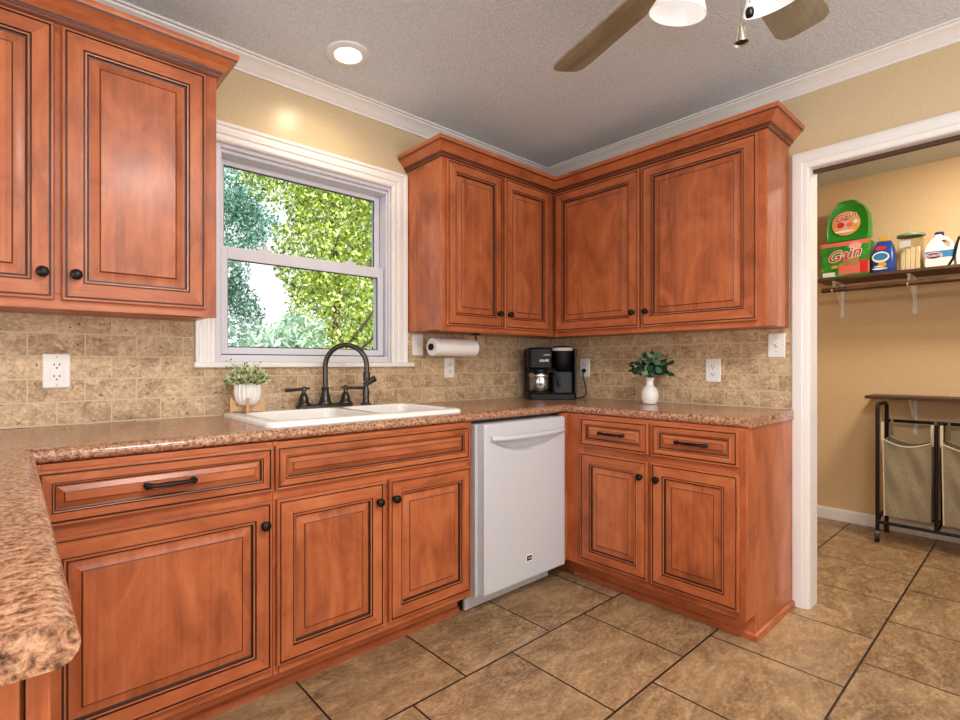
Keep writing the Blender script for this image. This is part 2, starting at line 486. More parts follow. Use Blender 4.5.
b = MB(); b.sweep([(XLAU, YL1), (XLAU, YL0)], [(0.0, 0.0), (0.014, 0.0), (0.014, 0.065), (0.011, 0.076), (0.004, 0.083), (0.0, 0.085)], 'white_paint', side=-1, capends=True)
tag(b.build('baseboard_laundry'), 'white baseboard along the laundry room wall', 'baseboard', kind='structure')

# tile backsplash
def splash_box(mb, p, q, face, uvf):
    mb.box(p, q, 'splash_tile')
    for k in range(len(mb.f)-6, len(mb.f)):
        mb.u[k] = [uvf(*mb.v[i]) for i in mb.f[k]]
b = MB()
fa = lambda x, y, z: (x+2.701+0.0805+1.61*4, z-0.9215+0.159*20)
fb = lambda x, y, z: (-y-0.833+0.0805+1.61*4, z-0.9215+0.159*20)
splash_box(b, (-3.9, -0.010, 0.9175), (-2.262, 0, 1.304), 'y', fa)
splash_box(b, (-2.262, -0.010, 0.9175), (-1.190, 0, 1.118), 'y', fa)
splash_box(b, (-1.190, -0.010, 0.9175), (0, 0, 1.304), 'y', fa)
splash_box(b, (-0.010, -1.456, 0.9175), (0, -0.010, 1.304), 'x', fb)
tag(b.build('backsplash', smooth=0, recalc=False), 'travertine brick tile backsplash above the countertop', 'backsplash', kind='structure')

# white crown molding at the ceiling
CR = [(0, 2.385), (0.009, 2.385), (0.011, 2.394), (0.016, 2.398), (0.021, 2.406), (0.032, 2.418), (0.046, 2.429), (0.056, 2.434), (0.058, 2.441), (0.071, 2.441), (0.071, 2.4495)]
b = MB(); b.sweep([(XL, 0), (0, 0), (0, YF)], CR, 'white_paint', side=1)
tag(b.build('trim_1', smooth=25), 'white crown molding where kitchen walls meet ceiling', 'molding', kind='structure')

# door casing, jamb and track
dc = thing('door_1', 'white cased doorway opening into the laundry room', 'doorway', (0, DY0, 0), kind='structure')
cas = [(0.0, 0.0), (0.0, 0.008), (0.006, 0.012), (0.020, 0.014), (0.024, 0.018), (0.034, 0.019), (0.050, 0.020), (0.058, 0.019), (0.064, 0.014), (0.064, 0.0)]   # across, thickness
b = MB(); b.newoff()
CI = DY0-0.011          # casing inner edge
# mitred: left leg then head then right leg, each point (inner offset s outward)
for (p, q) in (((CI, 0.0, 0), (CI, DZ-0.016, 1)), ((CI, DZ-0.016, 1), (DY1-0.006, DZ-0.016, 2)), ((DY1-0.006, DZ-0.016, 2), (DY1-0.006, 0, 3))):
    L = []
    for (yy, zz, k) in (p, q):
        sy = {0: 1, 1: 1, 2: -1, 3: -1}[k]; sz = {0: 0, 1: 1, 2: 1, 3: 0}[k]
        L.append([(-th, yy+sy*s, zz+sz*s*1.17) for s, th in cas])
    b.loops(L, 'white_paint', False, False, closed=True)
b.build('casing', dc, smooth=30)
b = MB()
b.box((-0.001, DY0-0.018, 0), (WT+0.010, DY0, DZ), 'white_paint'); b.box((-0.001, DY1, 0), (WT+0.010, DY1+0.018, DZ), 'white_paint')
b.box((-0.001, DY1, DZ-0.018), (WT+0.010, DY0, DZ), 'white_paint')
b.build('jamb', dc, bevel=0.0015)
b = MB(); b.box((0.040, DY1+0.018, DZ-0.032), (0.070, DY0-0.018, DZ-0.0182), 'brown_track'); b.build('header_track', dc)

# ------------------------------------------------------------------ window
wn = thing('window_1', 'white double-hung kitchen window above the sink', 'window', (-1.73, 0, WZ0), kind='structure')
b = MB()
wc = [(0.0, 0.0), (0.0, 0.012), (0.006, 0.018), (0.018, 0.018), (0.022, 0.013), (0.030, 0.013), (0.034, 0.019), (0.052, 0.020), (0.056, 0.016), (0.064, 0.016), (0.068, 0.022), (0.080, 0.024), (0.080, 0.0)]
for (p, q) in (((WX0, WZ0, 0), (WX0, WZ1, 1)), ((WX0, WZ1, 1), (WX1, WZ1, 2)), ((WX1, WZ1, 2), (WX1, WZ0, 3))):
    L = []
    for (xx, zz, k) in (p, q):
        sx = {0: -1, 1: -1, 2: 1, 3: 1}[k]; sz = {0: 0, 1: 1, 2: 1, 3: 0}[k]
        wd = {0: 1.0, 1: 1.0, 2: 1.15, 3: 1.15}[k]
        L.append([(xx+sx*s*wd, -th, zz+sz*s) for s, th in wc])
    b.loops(L, 'white_paint', False, False)
b.build('casing', wn, smooth=30)
b = MB(); b.box((-2.262, -0.034, 1.118), (-1.158, 0.0, 1.1405), 'white_paint'); b.box((WX0, 0, 1.118), (WX1, 0.045, 1.1405), 'white_paint'); b.build('stool', wn, bevel=0.004)
b = MB()   # vinyl frame lining the opening
FX0, FX1 = -2.150, -1.300
b.box((WX0, 0.005, WZ0), (FX0, 0.158, WZ1), 'vinyl_white'); b.box((FX1, 0.005, WZ0), (WX1, 0.158, WZ1), 'vinyl_white')
b.box((FX0, 0.005, 2.045), (FX1, 0.158, WZ1), 'vinyl_white'); b.box((FX0, 0.022, 2.030), (FX1, 0.158, 2.045), 'vinyl_white')
b.box((FX0, 0.020, WZ0), (FX1, 0.158, 1.172), 'vinyl_white')
b.box((FX1-0.008, 0.020, 1.172), (FX1, 0.028, 2.030), 'vinyl_white'); b.box((FX0, 0.020, 1.172), (FX0+0.008, 0.028, 2.030), 'vinyl_white')
b.build('frame', wn, bevel=0.002)
def sash(name, x0, x1, z0, z1, gx0, gx1, gz0, gz1, y0, y1):
    b = MB()
    b.box((x0, y0, z0), (gx0, y1, z1), 'vinyl_white'); b.box((gx1, y0, z0), (x1, y1, z1), 'vinyl_white')
    b.box((gx0, y0, z0), (gx1, y1, gz0), 'vinyl_white'); b.box((gx0, y0, gz1), (gx1, y1, z1), 'vinyl_white')
    s = b.build(name, wn, bevel=0.002)
    ym = (y0+y1)/2
    g = MB(); g.box((gx0-0.004, ym-0.002, gz0-0.004), (gx1+0.004, ym+0.002, gz1+0.004), 'window_glass'); g.build('glass', s, smooth=0)
    # dark glazing gasket round the pane
    k = MB(); e = 0.004
    for (p, q) in (((gx0, ym-0.006, gz0), (gx0+e, ym-0.003, gz1)), ((gx1-e, ym-0.006, gz0), (gx1, ym-0.003, gz1)), ((gx0, ym-0.006, gz0), (gx1, ym-0.003, gz0+e)), ((gx0, ym-0.006, gz1-e), (gx1, ym-0.003, gz1))):
        k.box(p, q, 'dark_slot')
    k.build('gasket', s, smooth=0)
    return s
lo = sash('lower_sash', -2.146, -1.304, 1.176, 1.640, -2.108, -1.338, 1.206, 1.588, 0.050, 0.080)
sash('upper_sash', -2.146, -1.304, 1.602, 2.028, -2.112, -1.334, 1.632, 2.006, 0.090, 0.120)
b = MB()
for x in (-1.94, -1.50): b.box((x-0.03, 0.052, 1.640), (x+0.03, 0.078, 1.652), 'vinyl_white'); b.lathe([(0.012, 0), (0.012, 0.012), (0.008, 0.016)], (x, 0.062, 1.652), mat='vinyl_white', seg=12)
b.build('sash_lock', lo, bevel=0.002)
b = MB(); b.box((-2.146, 0.046, 1.1725), (-1.304, 0.09, 1.1765), 'dark_slot'); b.build('weatherstrip', wn, smooth=0)

# ------------------------------------------------------------------ cabinetry
PROF = [(0, 0, 'cabinet_wood'), (0, .014, 'cabinet_wood'), (.0025, .0175, 'cabinet_wood'), (.008, .018, 'cabinet_wood'), (.009, .0140, 'glaze_and_shadow'), (.0125, .0140, 'glaze_and_shadow'), (.0138, .019, 'cabinet_wood'),
        (.053, .0195, 'cabinet_wood'), (.0540, .0155, 'glaze_and_shadow'), (.0570, .0155, 'glaze_and_shadow'), (.0582, .0188, 'cabinet_wood'), (.0625, .0178, 'cabinet_wood'), (.0640, .0100, 'glaze_and_shadow'), (.0688, .0085, 'glaze_and_shadow'),
        (.0695, .0085, 'cabinet_wood'), (.095, .0155, 'cabinet_wood'), (.0978, .0165, 'glaze_and_shadow'), (.0990, .0188, 'cabinet_wood')]  # dark bands widened so the glazed grooves also carry painted shadow
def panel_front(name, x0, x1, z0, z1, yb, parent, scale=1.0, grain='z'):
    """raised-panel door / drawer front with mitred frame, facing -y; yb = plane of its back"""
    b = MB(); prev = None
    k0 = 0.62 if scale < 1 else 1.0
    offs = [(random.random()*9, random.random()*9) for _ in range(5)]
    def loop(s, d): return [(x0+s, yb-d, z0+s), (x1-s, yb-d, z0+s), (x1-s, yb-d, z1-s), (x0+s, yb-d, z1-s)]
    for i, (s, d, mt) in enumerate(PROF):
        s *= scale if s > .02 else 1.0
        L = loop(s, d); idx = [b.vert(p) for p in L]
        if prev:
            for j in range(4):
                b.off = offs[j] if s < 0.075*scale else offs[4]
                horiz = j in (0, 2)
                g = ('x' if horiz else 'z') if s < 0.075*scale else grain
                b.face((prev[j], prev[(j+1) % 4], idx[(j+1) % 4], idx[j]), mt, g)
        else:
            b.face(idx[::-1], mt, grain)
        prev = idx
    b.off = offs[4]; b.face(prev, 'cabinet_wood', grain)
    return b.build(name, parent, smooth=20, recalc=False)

def knob(x, z, y, parent):
    b = MB(); b.lathe([(0.010, 0), (0.010, 0.003), (0.0055, 0.005), (0.0055, 0.012), (0.0105, 0.014), (0.0155, 0.018), (0.0165, 0.022), (0.0145, 0.027), (0.009, 0.030), (0.0, 0.031)], (x, y, z), 'y', 18, 'bronze')
    return b.build('knob', parent)
def pull(x, z, y, parent, w=0.13):
    b = MB(); h = w/2
    pts = []; R = []
    for k in range(13):
        t_ = -1+2*k/12
        pts.append((x+t_*h, y-0.026+0.012*abs(t_)**3, z)); R.append(0.0052+0.0022*(1-abs(t_))+(0.003 if abs(t_) > 0.8 else 0))
    b.tube(pts, R, 10, 'bronze')
    for s in (-1, 1):
        b.lathe([(0.0085, 0), (0.0085, 0.003), (0.005, 0.006), (0.005, 0.016), (0.009, 0.020), (0.0, 0.026)], (x+s*h*0.93, y, z), 'y', 12, 'bronze')
    return b.build('pull', parent)

def crown_pts(): return [(0, 2.162), (0.005, 2.162), (0.0055, 2.168), (0.013, 2.171), (0.014, 2.1765), (0.017, 2.1775), (0.018, 2.183), (0.024, 2.187), (0.034, 2.199), (0.046, 2.211), (0.053, 2.216), (0.0545, 2.221), (0.058, 2.222), (0.0605, 2.228), (0.0605, 2.240), (0.0, 2.240)]
CRM = ['cabinet_wood', 'glaze_and_shadow', 'cabinet_wood', 'glaze_and_shadow', 'cabinet_wood', 'glaze_and_shadow', 'cabinet_wood', 'cabinet_wood', 'cabinet_wood', 'cabinet_wood', 'glaze_and_shadow', 'cabinet_wood', 'cabinet_wood', 'cabinet_wood', 'cabinet_wood']

YU, YB = -0.296, -0.583          # face-frame planes, uppers and bases
UZ0, UZ1 = 1.299, 2.170
def upper(label, x0, x1, doors, rz, knobs, crown_path, crown_first, crown_last, frame_x=None, side=1):
    T = thing('wall_cabinet', label, 'cabinet', ((x0+x1)/2, -0.15, UZ0), rz, 'upper wall cabinets')
    b = MB(); b.box((x0, YU+0.018, UZ0+0.006), (x1, -0.011, UZ1-0.01), 'cabinet_wood'); b.build('body', T, bevel=0.001)
    fx0, fx1 = frame_x or (x0, x1)
    b = MB()
    b.box((fx0, YU, UZ0), (doors[0][0]+0.012, YU+0.0185, UZ1), 'cabinet_wood'); b.box((doors[-1][1]-0.012, YU, UZ0), (fx1, YU+0.0185, UZ1), 'cabinet_wood')
    b.box((doors[0][0]+0.012, YU, UZ0), (doors[-1][1]-0.012, YU+0.0185, 1.345), 'cabinet_wood', 'x'); b.box((doors[0][0]+0.012, YU, 2.135), (doors[-1][1]-0.012, YU+0.0185, UZ1), 'cabinet_wood', 'x')
    m = (doors[0][1]+doors[1][0])/2
    b.box((m-0.02, YU, 1.345), (m+0.02, YU+0.0185, 2.135), 'cabinet_wood')
    b.build('face_frame', T, bevel=0.0012)
    for (d0, d1), kx in zip(doors, knobs):
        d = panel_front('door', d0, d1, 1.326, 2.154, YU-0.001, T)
        sub(knob(kx, 1.404, YU-0.0195, d), 'dark bronze round knob')
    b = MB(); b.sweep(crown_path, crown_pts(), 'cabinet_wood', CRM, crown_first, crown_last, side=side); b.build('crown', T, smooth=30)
    return T
upper('cherry wall cabinet with two doors to the left of the window', -3.17, -2.256, [(-3.132, -2.724), (-2.706, -2.296)], 0, (-2.753, -2.672),
      [(-3.17, YU), (-2.256, YU), (-2.256, -0.002)], 0, 2)
upper('cherry wall cabinet with two narrow doors just right of the window', -1.190, YU, [(-1.169, -0.770), (-0.750, -0.358)], 0, (-0.805, -0.722),
      [(-1.190, -0.002), (-1.190, YU), (YU, YU), (YU, -1.44)], 0, 2, side=1)
upper('cherry wall cabinet with two wide doors on the wall beside the doorway', 0.012, 1.440, [(0.312, 0.852), (0.866, 1.405)], -PI/2, (0.822, 0.896),
      [(0.0, YU), (-YU, YU), (1.440, YU), (1.440, -0.002)], 1, 3, frame_x=(0.300, 1.440), side=1)

def base(name, label, x0, x1, rz, drawers, doors, knobs, pulls, y_end_shoe=None, body_x=None, frame_x=None):
    T = thing(name, label, 'cabinet', ((x0+x1)/2, -0.3, 0), rz, 'lower cabinets')
    b = MB(); bx0, bx1 = body_x or (x0, x1)
    if name == 'sink_cabinet':
        b.box((bx0, YB+0.0185, 0.105), (bx0+.018, -0.011, 0.8755), 'cabinet_wood'); b.box((bx1-.018, YB+0.0185, 0.105), (bx1, -0.011, 0.8755), 'cabinet_wood')
        b.box((bx0+.018, YB+0.0185, 0.105), (bx1-.018, -0.024, 0.123), 'cabinet_wood', 'x'); b.box((bx0+.018, -0.024, 0.105), (bx1-.018, -0.011, 0.8755), 'cabinet_wood', 'x')
    else: b.box((bx0, YB+0.018, 0.105), (bx1, -0.011, 0.8755), 'cabinet_wood')
    b.box((bx0, -0.478, 0.0), (bx1, -0.011, 0.105), 'cabinet_wood'); b.build('body', T, bevel=0.001)
    fx0, fx1 = frame_x or (x0, x1)
    b = MB()
    xs = sorted(set([d[0] for d in doors]+[d[1] for d in doors]))
    b.box((fx0, YB, 0.105), (xs[0]+0.012, YB+0.0185, 0.8755), 'cabinet_wood'); b.box((xs[-1]-0.012, YB, 0.105), (fx1, YB+0.0185, 0.8755), 'cabinet_wood')
    for z0, z1 in ((0.105, 0.150), (0.672, 0.730), (0.850, 0.8755)): b.box((xs[0]+0.012, YB, z0), (xs[-1]-0.012, YB+0.0185, z1), 'cabinet_wood', 'x')
    if len(doors) == 2:
        m = (doors[0][1]+doors[1][0])/2; b.box((m-0.024, YB, 0.150), (m+0.024, YB+0.0185, 0.672), 'cabinet_wood'); 
        if len(drawers) == 2: b.box((m-0.024, YB, 0.730), (m+0.024, YB+0.0185, 0.850), 'cabinet_wood')
    b.build('face_frame', T, bevel=0.0012)
    for i, (d0, d1) in enumerate(drawers):
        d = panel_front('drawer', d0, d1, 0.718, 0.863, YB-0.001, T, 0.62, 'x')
        if pulls: sub(pull((d0+d1)/2, 0.793, YB-0.0195, d), 'dark bronze bar pull')
    for (d0, d1), kx in zip(doors, knobs):
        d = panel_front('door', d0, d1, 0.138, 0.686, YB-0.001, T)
        sub(knob(kx, 0.614, YB-0.0195, d), 'dark bronze round knob')
    b = MB(); b.box((fx0, -0.490, 0.0), (fx1, -0.478, 0.105), 'cabinet_wood', 'x'); b.build('toe_kick', T)
    b = MB(); sh = [(0.0, 0.028), (0.005, 0.027), (0.011, 0.022), (0.013, 0.012), (0.013, 0.0)]
    path = [(fx0, -0.490), (fx1, -0.490)]
    if y_end_shoe: path += [(fx1, y_end_shoe)]
    b.sweep(path, sh, 'cabinet_wood', side=1); b.build('shoe_molding', T, smooth=30)
    return T
base('base_cabinet', 'cherry base cabinet with one wide drawer over a door, in the corner by the peninsula', -2.796, -2.1635, 0, [(-2.778, -2.168)], [(-2.778, -2.171)], (-2.200,), True, frame_x=(-2.796, -2.1635))
base('sink_cabinet', 'cherry sink cabinet with a false drawer front over two doors', -2.1625, -1.262, 0, [(-2.159, -1.288)], [(-2.155, -1.734), (-1.711, -1.282)], (-1.764, -1.690), False)
R = base('base_cabinet', 'cherry base cabinet with two drawers over two doors beside the doorway', 0.585, 1.455, -PI/2, [(0.690, 1.052), (1.068, 1.431)], [(0.692, 1.050), (1.066, 1.433)], (1.020, 1.098), True, -0.011, body_x=(0.012, 1.455), frame_x=(0.5835, 1.455))
b = MB(); b.box((0.583, -0.634, 0.105), (0.6015, -0.5835, 0.8755), 'cabinet_wood'); b.build('filler', R, bevel=0.001)   # strip beside the dishwasher

# peninsula base
T = thing('peninsula_cabinet', 'cherry end cabinet under the near peninsula counter', 'cabinet', (-1.1, 3.1, 0), PI/2, 'lower cabinets')
b = MB(); b.box((-1.640, 2.815, 0.105), (-0.59, 3.40, 0.8755), 'cabinet_wood'); b.box((-1.640, 2.87, 0), (-0.59, 3.40, 0.105), 'cabinet_wood'); b.build('body', T, bevel=0.001)
b = MB(); b.box((-1.660, 2.818, 0.0), (-1.6405, 3.40, 0.8755), 'cabinet_wood'); b.build('end_panel', T, bevel=0.002)
b = MB(); b.box((-1.660, 2.797, 0.105), (-0.6, 2.8145, 0.8755), 'cabinet_wood'); b.build('face_frame', T, bevel=0.002)
b = MB(); b.box((-1.640, 2.858, 0), (-0.59, 2.870, 0.105), 'cabinet_wood', 'x'); b.build('toe_kick', T)

# ------------------------------------------------------------------ countertop
HX0, HX1, HY0, HY1 = -2.125, -1.312, -0.522, -0.075
DEP = 0.588; CT = 0.917
def cpoly(d): return [(0, -0.002), (0, -1.462), (-DEP+d, -1.462), (-DEP+d, -DEP+d), (-2.778-d, -DEP+d), (-2.778-d, -1.692), (-3.46+d, -1.692), (-3.46+d, -0.002)]
cp = [(.026, CT), (.016, .9158), (.008, .912), (.003, .906), (.0005, .899), (0, .894), (.002, .887), (.007, .8805), (.016, .8765)]
b = MB()
I = [[b.vert((x, y, z)) for x, y in cpoly(d)] for d, z in cp]
for k in range(len(I)-1):
    for j in range(8):
        if j in (0, 1, 5, 7): continue
        b.face((I[k][j], I[k][(j+1) % 8], I[k+1][(j+1) % 8], I[k+1][j]), 'countertop_laminate')
for (j, xin) in ((1, 0.0), (5, 0.0)):       # flat cut ends
    left = [I[k][j] for k in range(len(I))]; right = [I[k][j+1] for k in range(len(I))]
    b.face(left+right[::-1] if j == 5 else left+right[::-1], 'countertop_laminate')
b.face([i for i in I[-1]][::-1], 'countertop_laminate')
q = .026
def rect(x0, y0, x1, y1): b.quad((x0, y0, CT), (x1, y0, CT), (x1, y1, CT), (x0, y1, CT), 'countertop_laminate')
rect(-DEP+q, -1.462, 0, -DEP+q); rect(-3.46+q, -1.692, -2.778-q, -DEP+q)
for r_ in ((-3.46+q, -DEP+q, HX0, -0.002), (HX1, -DEP+q, 0, -0.002), (HX0, -DEP+q, HX1, HY0), (HX0, HY1, HX1, -0.002)): rect(*r_)
for (x0, y0, x1, y1) in ((HX0, HY0, HX1, HY0), (HX1, HY0, HX1, HY1), (HX1, HY1, HX0, HY1), (HX0, HY1, HX0, HY0)):
    b.quad((x0, y0, .8765), (x1, y1, .8765), (x1, y1, CT), (x0, y0, CT), 'countertop_laminate')
ct = b.build('countertop', None, (-1.4, -0.3, .8765), smooth=40, recalc=False)
tag(ct, 'brown speckled granite-look countertop with rounded edge running round the kitchen', 'countertop')

# ------------------------------------------------------------------ sink
SZ = 0.936
T = thing('kitchen_sink', 'white double-bowl drop-in sink under the window', 'sink', (-1.72, -0.3, CT))
bm = bmesh.new()
X0, Y0, X1, Y1 = -2.165, -0.553, -1.275, -0.046
bowls = [(-2.120, -0.512, -1.712, -0.150), (-1.682, -0.512, -1.318, -0.150)]
outer = rrect(X0+.012, Y0+.012, X1-.012, Y1-.012, .035)
def ring(pts, z):
    vs = [bm.verts.new((x, y, z)) for x, y in pts]
    return vs, [bm.edges.new((vs[i], vs[(i+1) % len(vs)])) for i in range(len(vs))]
vo, eo = ring(outer, SZ); edges = list(eo); tops = []
for bw in bowls:
    vs, es = ring(rrect(*bw, .05), SZ); edges += es; tops.append(vs)
bmesh.ops.triangle_fill(bm, use_beauty=True, use_dissolve=False, edges=edges)
def bridge(a, c_):
    n = len(a)
    for i in range(n): bm.faces.new((a[i], a[(i+1) % n], c_[(i+1) % n], c_[i]))
prev = vo
for ins, z in ((.004, SZ-.003), (0.0, SZ-.008), (0.0, CT+.0004)):
    vs = [bm.verts.new((x, y, z)) for x, y in rrect(X0+ins, Y0+ins, X1-ins, Y1-ins, .04-ins*.3)]; bridge(prev, vs); prev = vs
for bw, tp in zip(bowls, tops):
    prev = tp
    for ins, z, r in ((.005, SZ-.006, .048), (.010, SZ-.03, .047), (.018, .775, .045), (.030, .757, .04), (.06, .752, .03)):
        vs = [bm.verts.new((x, y, z)) for x, y in rrect(bw[0]+ins, bw[1]+ins, bw[2]-ins, bw[3]-ins, r)]; bridge(prev, vs); prev = vs
    bm.faces.new(prev)
bmesh.ops.recalc_face_normals(bm, faces=bm.faces)
bb = MB(); bm.verts.index_update()
bb.add([v.co for v in bm.verts], [[v.index for v in f.verts] for f in bm.faces], 'sink_white'); bm.free()
bb.build('basin', T, smooth=40)
for bw in bowls:
    d = MB(); d.lathe([(0.045, .7525), (0.043, .756), (0.03, .753), (0.0, .753)], ((bw[0]+bw[2])/2, (bw[1]+bw[3])/2, 0), mat='chrome', cap0=False); d.build('drain', T)

# faucet
fx, fy, fz = -1.722, -0.098, SZ+.0006
T = thing('kitchen_faucet', 'dark bronze gooseneck faucet with two lever handles', 'faucet', (fx, fy, fz))
b = MB(); L = []
for ins, z in ((0, 0), (0, .010), (.003, .014), (.008, .016)):
    L.append([(fx+x, fy+y, fz+z) for x, y in rrect(-.14+ins, -.028+ins, .14-ins, .028-ins, .027-ins, 6)])
b.loops(L, 'faucet_bronze'); b.build('base_plate', T)
b = MB(); b.lathe([(.031, .015), (.031, .022), (.026, .028), (.022, .050), (.017, .070), (.0155, .078), (.0185, .082), (.0185, .088), (.013, .092)], (fx, fy, fz), mat='faucet_bronze', seg=24)
az = math.radians(42); dx, dy = math.sin(az), -math.cos(az); RR = .098
pts = [(fx, fy, fz+.085), (fx, fy, fz+.185)]
for k in range(17):
    a = PI*k/16*1.04; h = RR*(1-math.cos(a)); pts.append((fx+dx*h, fy+dy*h, fz+.185+RR*math.sin(a)))
pts.append((fx+dx*RR*1.99, fy+dy*RR*1.99, fz+.15))
b.tube(pts, .0118, 14, 'faucet_bronze'); b.build('spout', T, smooth=50)
b = MB(); e = pts[-1]; b.lathe([(.0135, .010), (.0165, .004), (.0165, -.012), (.0150, -.03), (.0120, -.032)], e, mat='faucet_bronze', seg=16); b.build('nozzle', T)
for s in (-1, 1):
    hx = fx+s*.105
    b = MB(); b.lathe([(.030, .015), (.030, .021), (.023, .027), (.021, .045), (.014, .062), (.010, .066), (.010, .078), (.015, .082), (.015, .088), (.006, .096), (0, .097)], (hx, fy, fz), mat='faucet_bronze', seg=20)
    lv = [(hx-s*.026, fy-.004, fz+.088), (hx, fy-.004, fz+.086), (hx+s*.045, fy-.006, fz+.083), (hx+s*.088, fy-.008, fz+.082)]
    b.tube(lv, [.005, .0065, .0065, .0085], 10, 'faucet_bronze'); b.build('handle', T, smooth=50)

# side sprayer
sx, sy = -1.505, -0.098
T = thing('sink_sprayer', 'dark bronze side sprayer standing right of the faucet', 'sprayer', (sx, sy, fz))
b = MB(); b.lathe([(.027, 0), (.027, .005), (.017, .010), (.0155, .035), (.0165, .06), (.013, .085), (.012, .095)], (sx, sy, fz), mat='faucet_bronze', seg=18); b.build('base', T)
b = MB(); b.tube([(sx-.012, sy+.002, fz+.092), (sx+.004, sy-.006, fz+.105), (sx+.022, sy-.018, fz+.118), (sx+.034, sy-.028, fz+.128)], [.010, .014, .0145, .017], 14, 'faucet_bronze')
b.build('spray_head', T, smooth=50)
b = MB(); b.tube([(sx+.034, sy-.028, fz+.1285), (sx+.036, sy-.0298, fz+.130)], [.013, .012], 14, 'dark_slot'); b.build('spray_face', T)

# ------------------------------------------------------------------ dishwasher
T = thing('dishwasher', 'white dishwasher with a bowed handle between the sink cabinet and corner', 'dishwasher', (-0.93, -0.3, 0))
b = MB(); b.box((-1.240, -0.585, 0.09), (-0.640, -0.03, 0.862), 'appliance_grey'); b.build('tub', T, bevel=0.002)
b = MB(); DX0, DX1, DZ0, DZ1, DYF = -1.222, -0.640, 0.104, 0.864, -0.632
nx, nz = 70, 190
G = []
for j in range(nz+1):
    z = DZ0+(DZ1-DZ0)*j/nz; row = []
    for i in range(nx+1):
        x = DX0+(DX1-DX0)*i/nx
        y = DYF
        e = min(x-DX0, DX1-x)
        if e < .014: y += .010*(1-math.sqrt(max(0, 1-(1-e/.014)**2)))
        e = min(z-DZ0, DZ1-z)
        if e < .010: y += .006*(1-math.sqrt(max(0, 1-(1-e/.010)**2)))
        u_ = (x+0.935)/.262
        if abs(u_) < 1:
            zb = .722+.070*u_*u_; zt = .800
            if zb < z < zt:
                t_ = (z-zb)/max(1e-4, zt-zb); y += .042*(1-u_*u_)*min(1, (z-zb)/.008)*(1-t_)
        row.append(b.vert((x, y, z)))
    G.append(row)
for j in range(nz):
    for i in range(nx): b.face((G[j][i], G[j][i+1], G[j+1][i+1], G[j+1][i]), 'appliance_white')
rim = [G[0][i] for i in range(nx+1)]+[G[j][nx] for j in range(1, nz+1)]+[G[nz][i] for i in range(nx-1, -1, -1)]+[G[j][0] for j in range(nz-1, 0, -1)]
back = [b.vert((b.v[i][0], -0.588, b.v[i][2])) for i in rim]
for k in range(len(rim)): b.face((rim[k], back[k], back[(k+1) % len(rim)], rim[(k+1) % len(rim)]), 'appliance_white')
b.face(back, 'appliance_white')
dr = b.build('door', T, smooth=40)
b = MB(); pts = []
for k in range(21):
    t_ = -1+2*k/20; pts.append((-0.935+t_*.258, -0.640-.024*(1-t_**4), .800-0.003*(1-t_*t_)))
b.tube(pts, [.0125]*21, 12, 'appliance_white'); b.build('handle', dr)
b = MB(); b.box((-.950, -.6335, .190), (-.906, -.6315, .224), 'label_white'); b.box((-.945, -.6345, .196), (-.911, -.633, .218), 'dark_slot'); b.box((-.937, -.6348, .205), (-.917, -.634, .2085), 'label_white'); b.build('badge', dr)
b = MB(); b.box((-1.235, -0.512, 0.004), (-0.630, -0.495, 0.100), 'appliance_grey'); b.build('toe_panel', T, bevel=0.003)

# ------------------------------------------------------------------ outlets and switches
def plate(name, label, u, z, rz, kind, w=.072, h=.116):
    T = thing(name, label, 'outlet' if 'outlet' in name else 'switch', (u, -0.010, z), rz, 'outlets and switches on the backsplash')
    y = -0.0105
    b = MB(); L = []
    for ins, d in ((0, 0), (0, .003), (.003, .006)):
        L.append([(u+x, y-d, z+zz) for x, zz in rrect(-w/2+ins, -h/2+ins, w/2-ins, h/2-ins, .004)])
    b.loops(L, 'white_plastic'); b.build('cover_plate', T)
    def slot(p, q, m='dark_slot'):
        b.box((u+p[0], y-.0085, z+p[1]), (u+q[0], y-.0070, z+q[1]), m)
    if kind == 'gfci':
        b = MB(); b.box((u-.0175, y-.0078, z-.034), (u+.0175, y-.0055, z+.034), 'white_plastic'); r = b.build('receptacle', T, bevel=.001)
        for s in (-1, 1):
            b = MB(); slot((-.009, s*.020-.002), (-.006, s*.020+.006)); slot((.006, s*.020-.002), (.009, s*.020+.006)); slot((-.0025, s*.020-.012), (.0025, s*.020-.007)); b.build('slots', r, smooth=0)
        b = MB(); b.box((u-.008, y-.009, z-.004), (u-.001, y-.007, z+.004), 'white_plastic'); b.box((u+.001, y-.009, z-.004), (u+.008, y-.007, z+.004), 'white_plastic'); b.build('test_button', r)
    elif kind == 'duplex':
        for s in (-1, 1):
            b = MB(); b.loops([[(u+x, y-d, z+s*.0195+zz) for x, zz in rrect(-.0165, -.0135, .0165, .0135, .010)] for d in (.005, .0075)], 'white_plastic'); r = b.build('receptacle', T)
            b = MB()
            slot((-.0085, s*.0195-.002), (-.0055, s*.0195+.006)); slot((.0055, s*.0195-.002), (.0085, s*.0195+.006)); slot((-.0025, s*.0195-.010), (.0025, s*.0195-.005))
            b.build('slots', r, smooth=0)
    elif kind == 'toggle':
        b = MB(); b.box((u-.0055, y-.007, z-.0125), (u+.0055, y-.0055, z+.0125), 'appliance_grey'); b.build('toggle_slot', T)
        b = MB(); b.loops([[(u+x, y-.006, z+zz) for x, zz in rrect(-.004, -.006, .004, .006, .001, 1)], [(u+x, y-.020, z+.009+zz) for x, zz in rrect(-.003, -.003, .003, .003, .001, 1)]], 'white_plastic'); b.build('toggle', T)
    for s in (-1, 1) if kind != 'duplex' else (0,):
        b = MB(); b.lathe([(.003, 0), (.003, .001), (.0, .0012)], (u, y-.006, z+s*(.030 if kind == 'toggle' else .0485)), 'y', 10, 'appliance_grey'); b.build('screw', T)
    return T
plate('wall_outlet', 'white outlet with a square face on the tiles left of the window', -2.702, 1.109, 0, 'gfci', .078, .118)
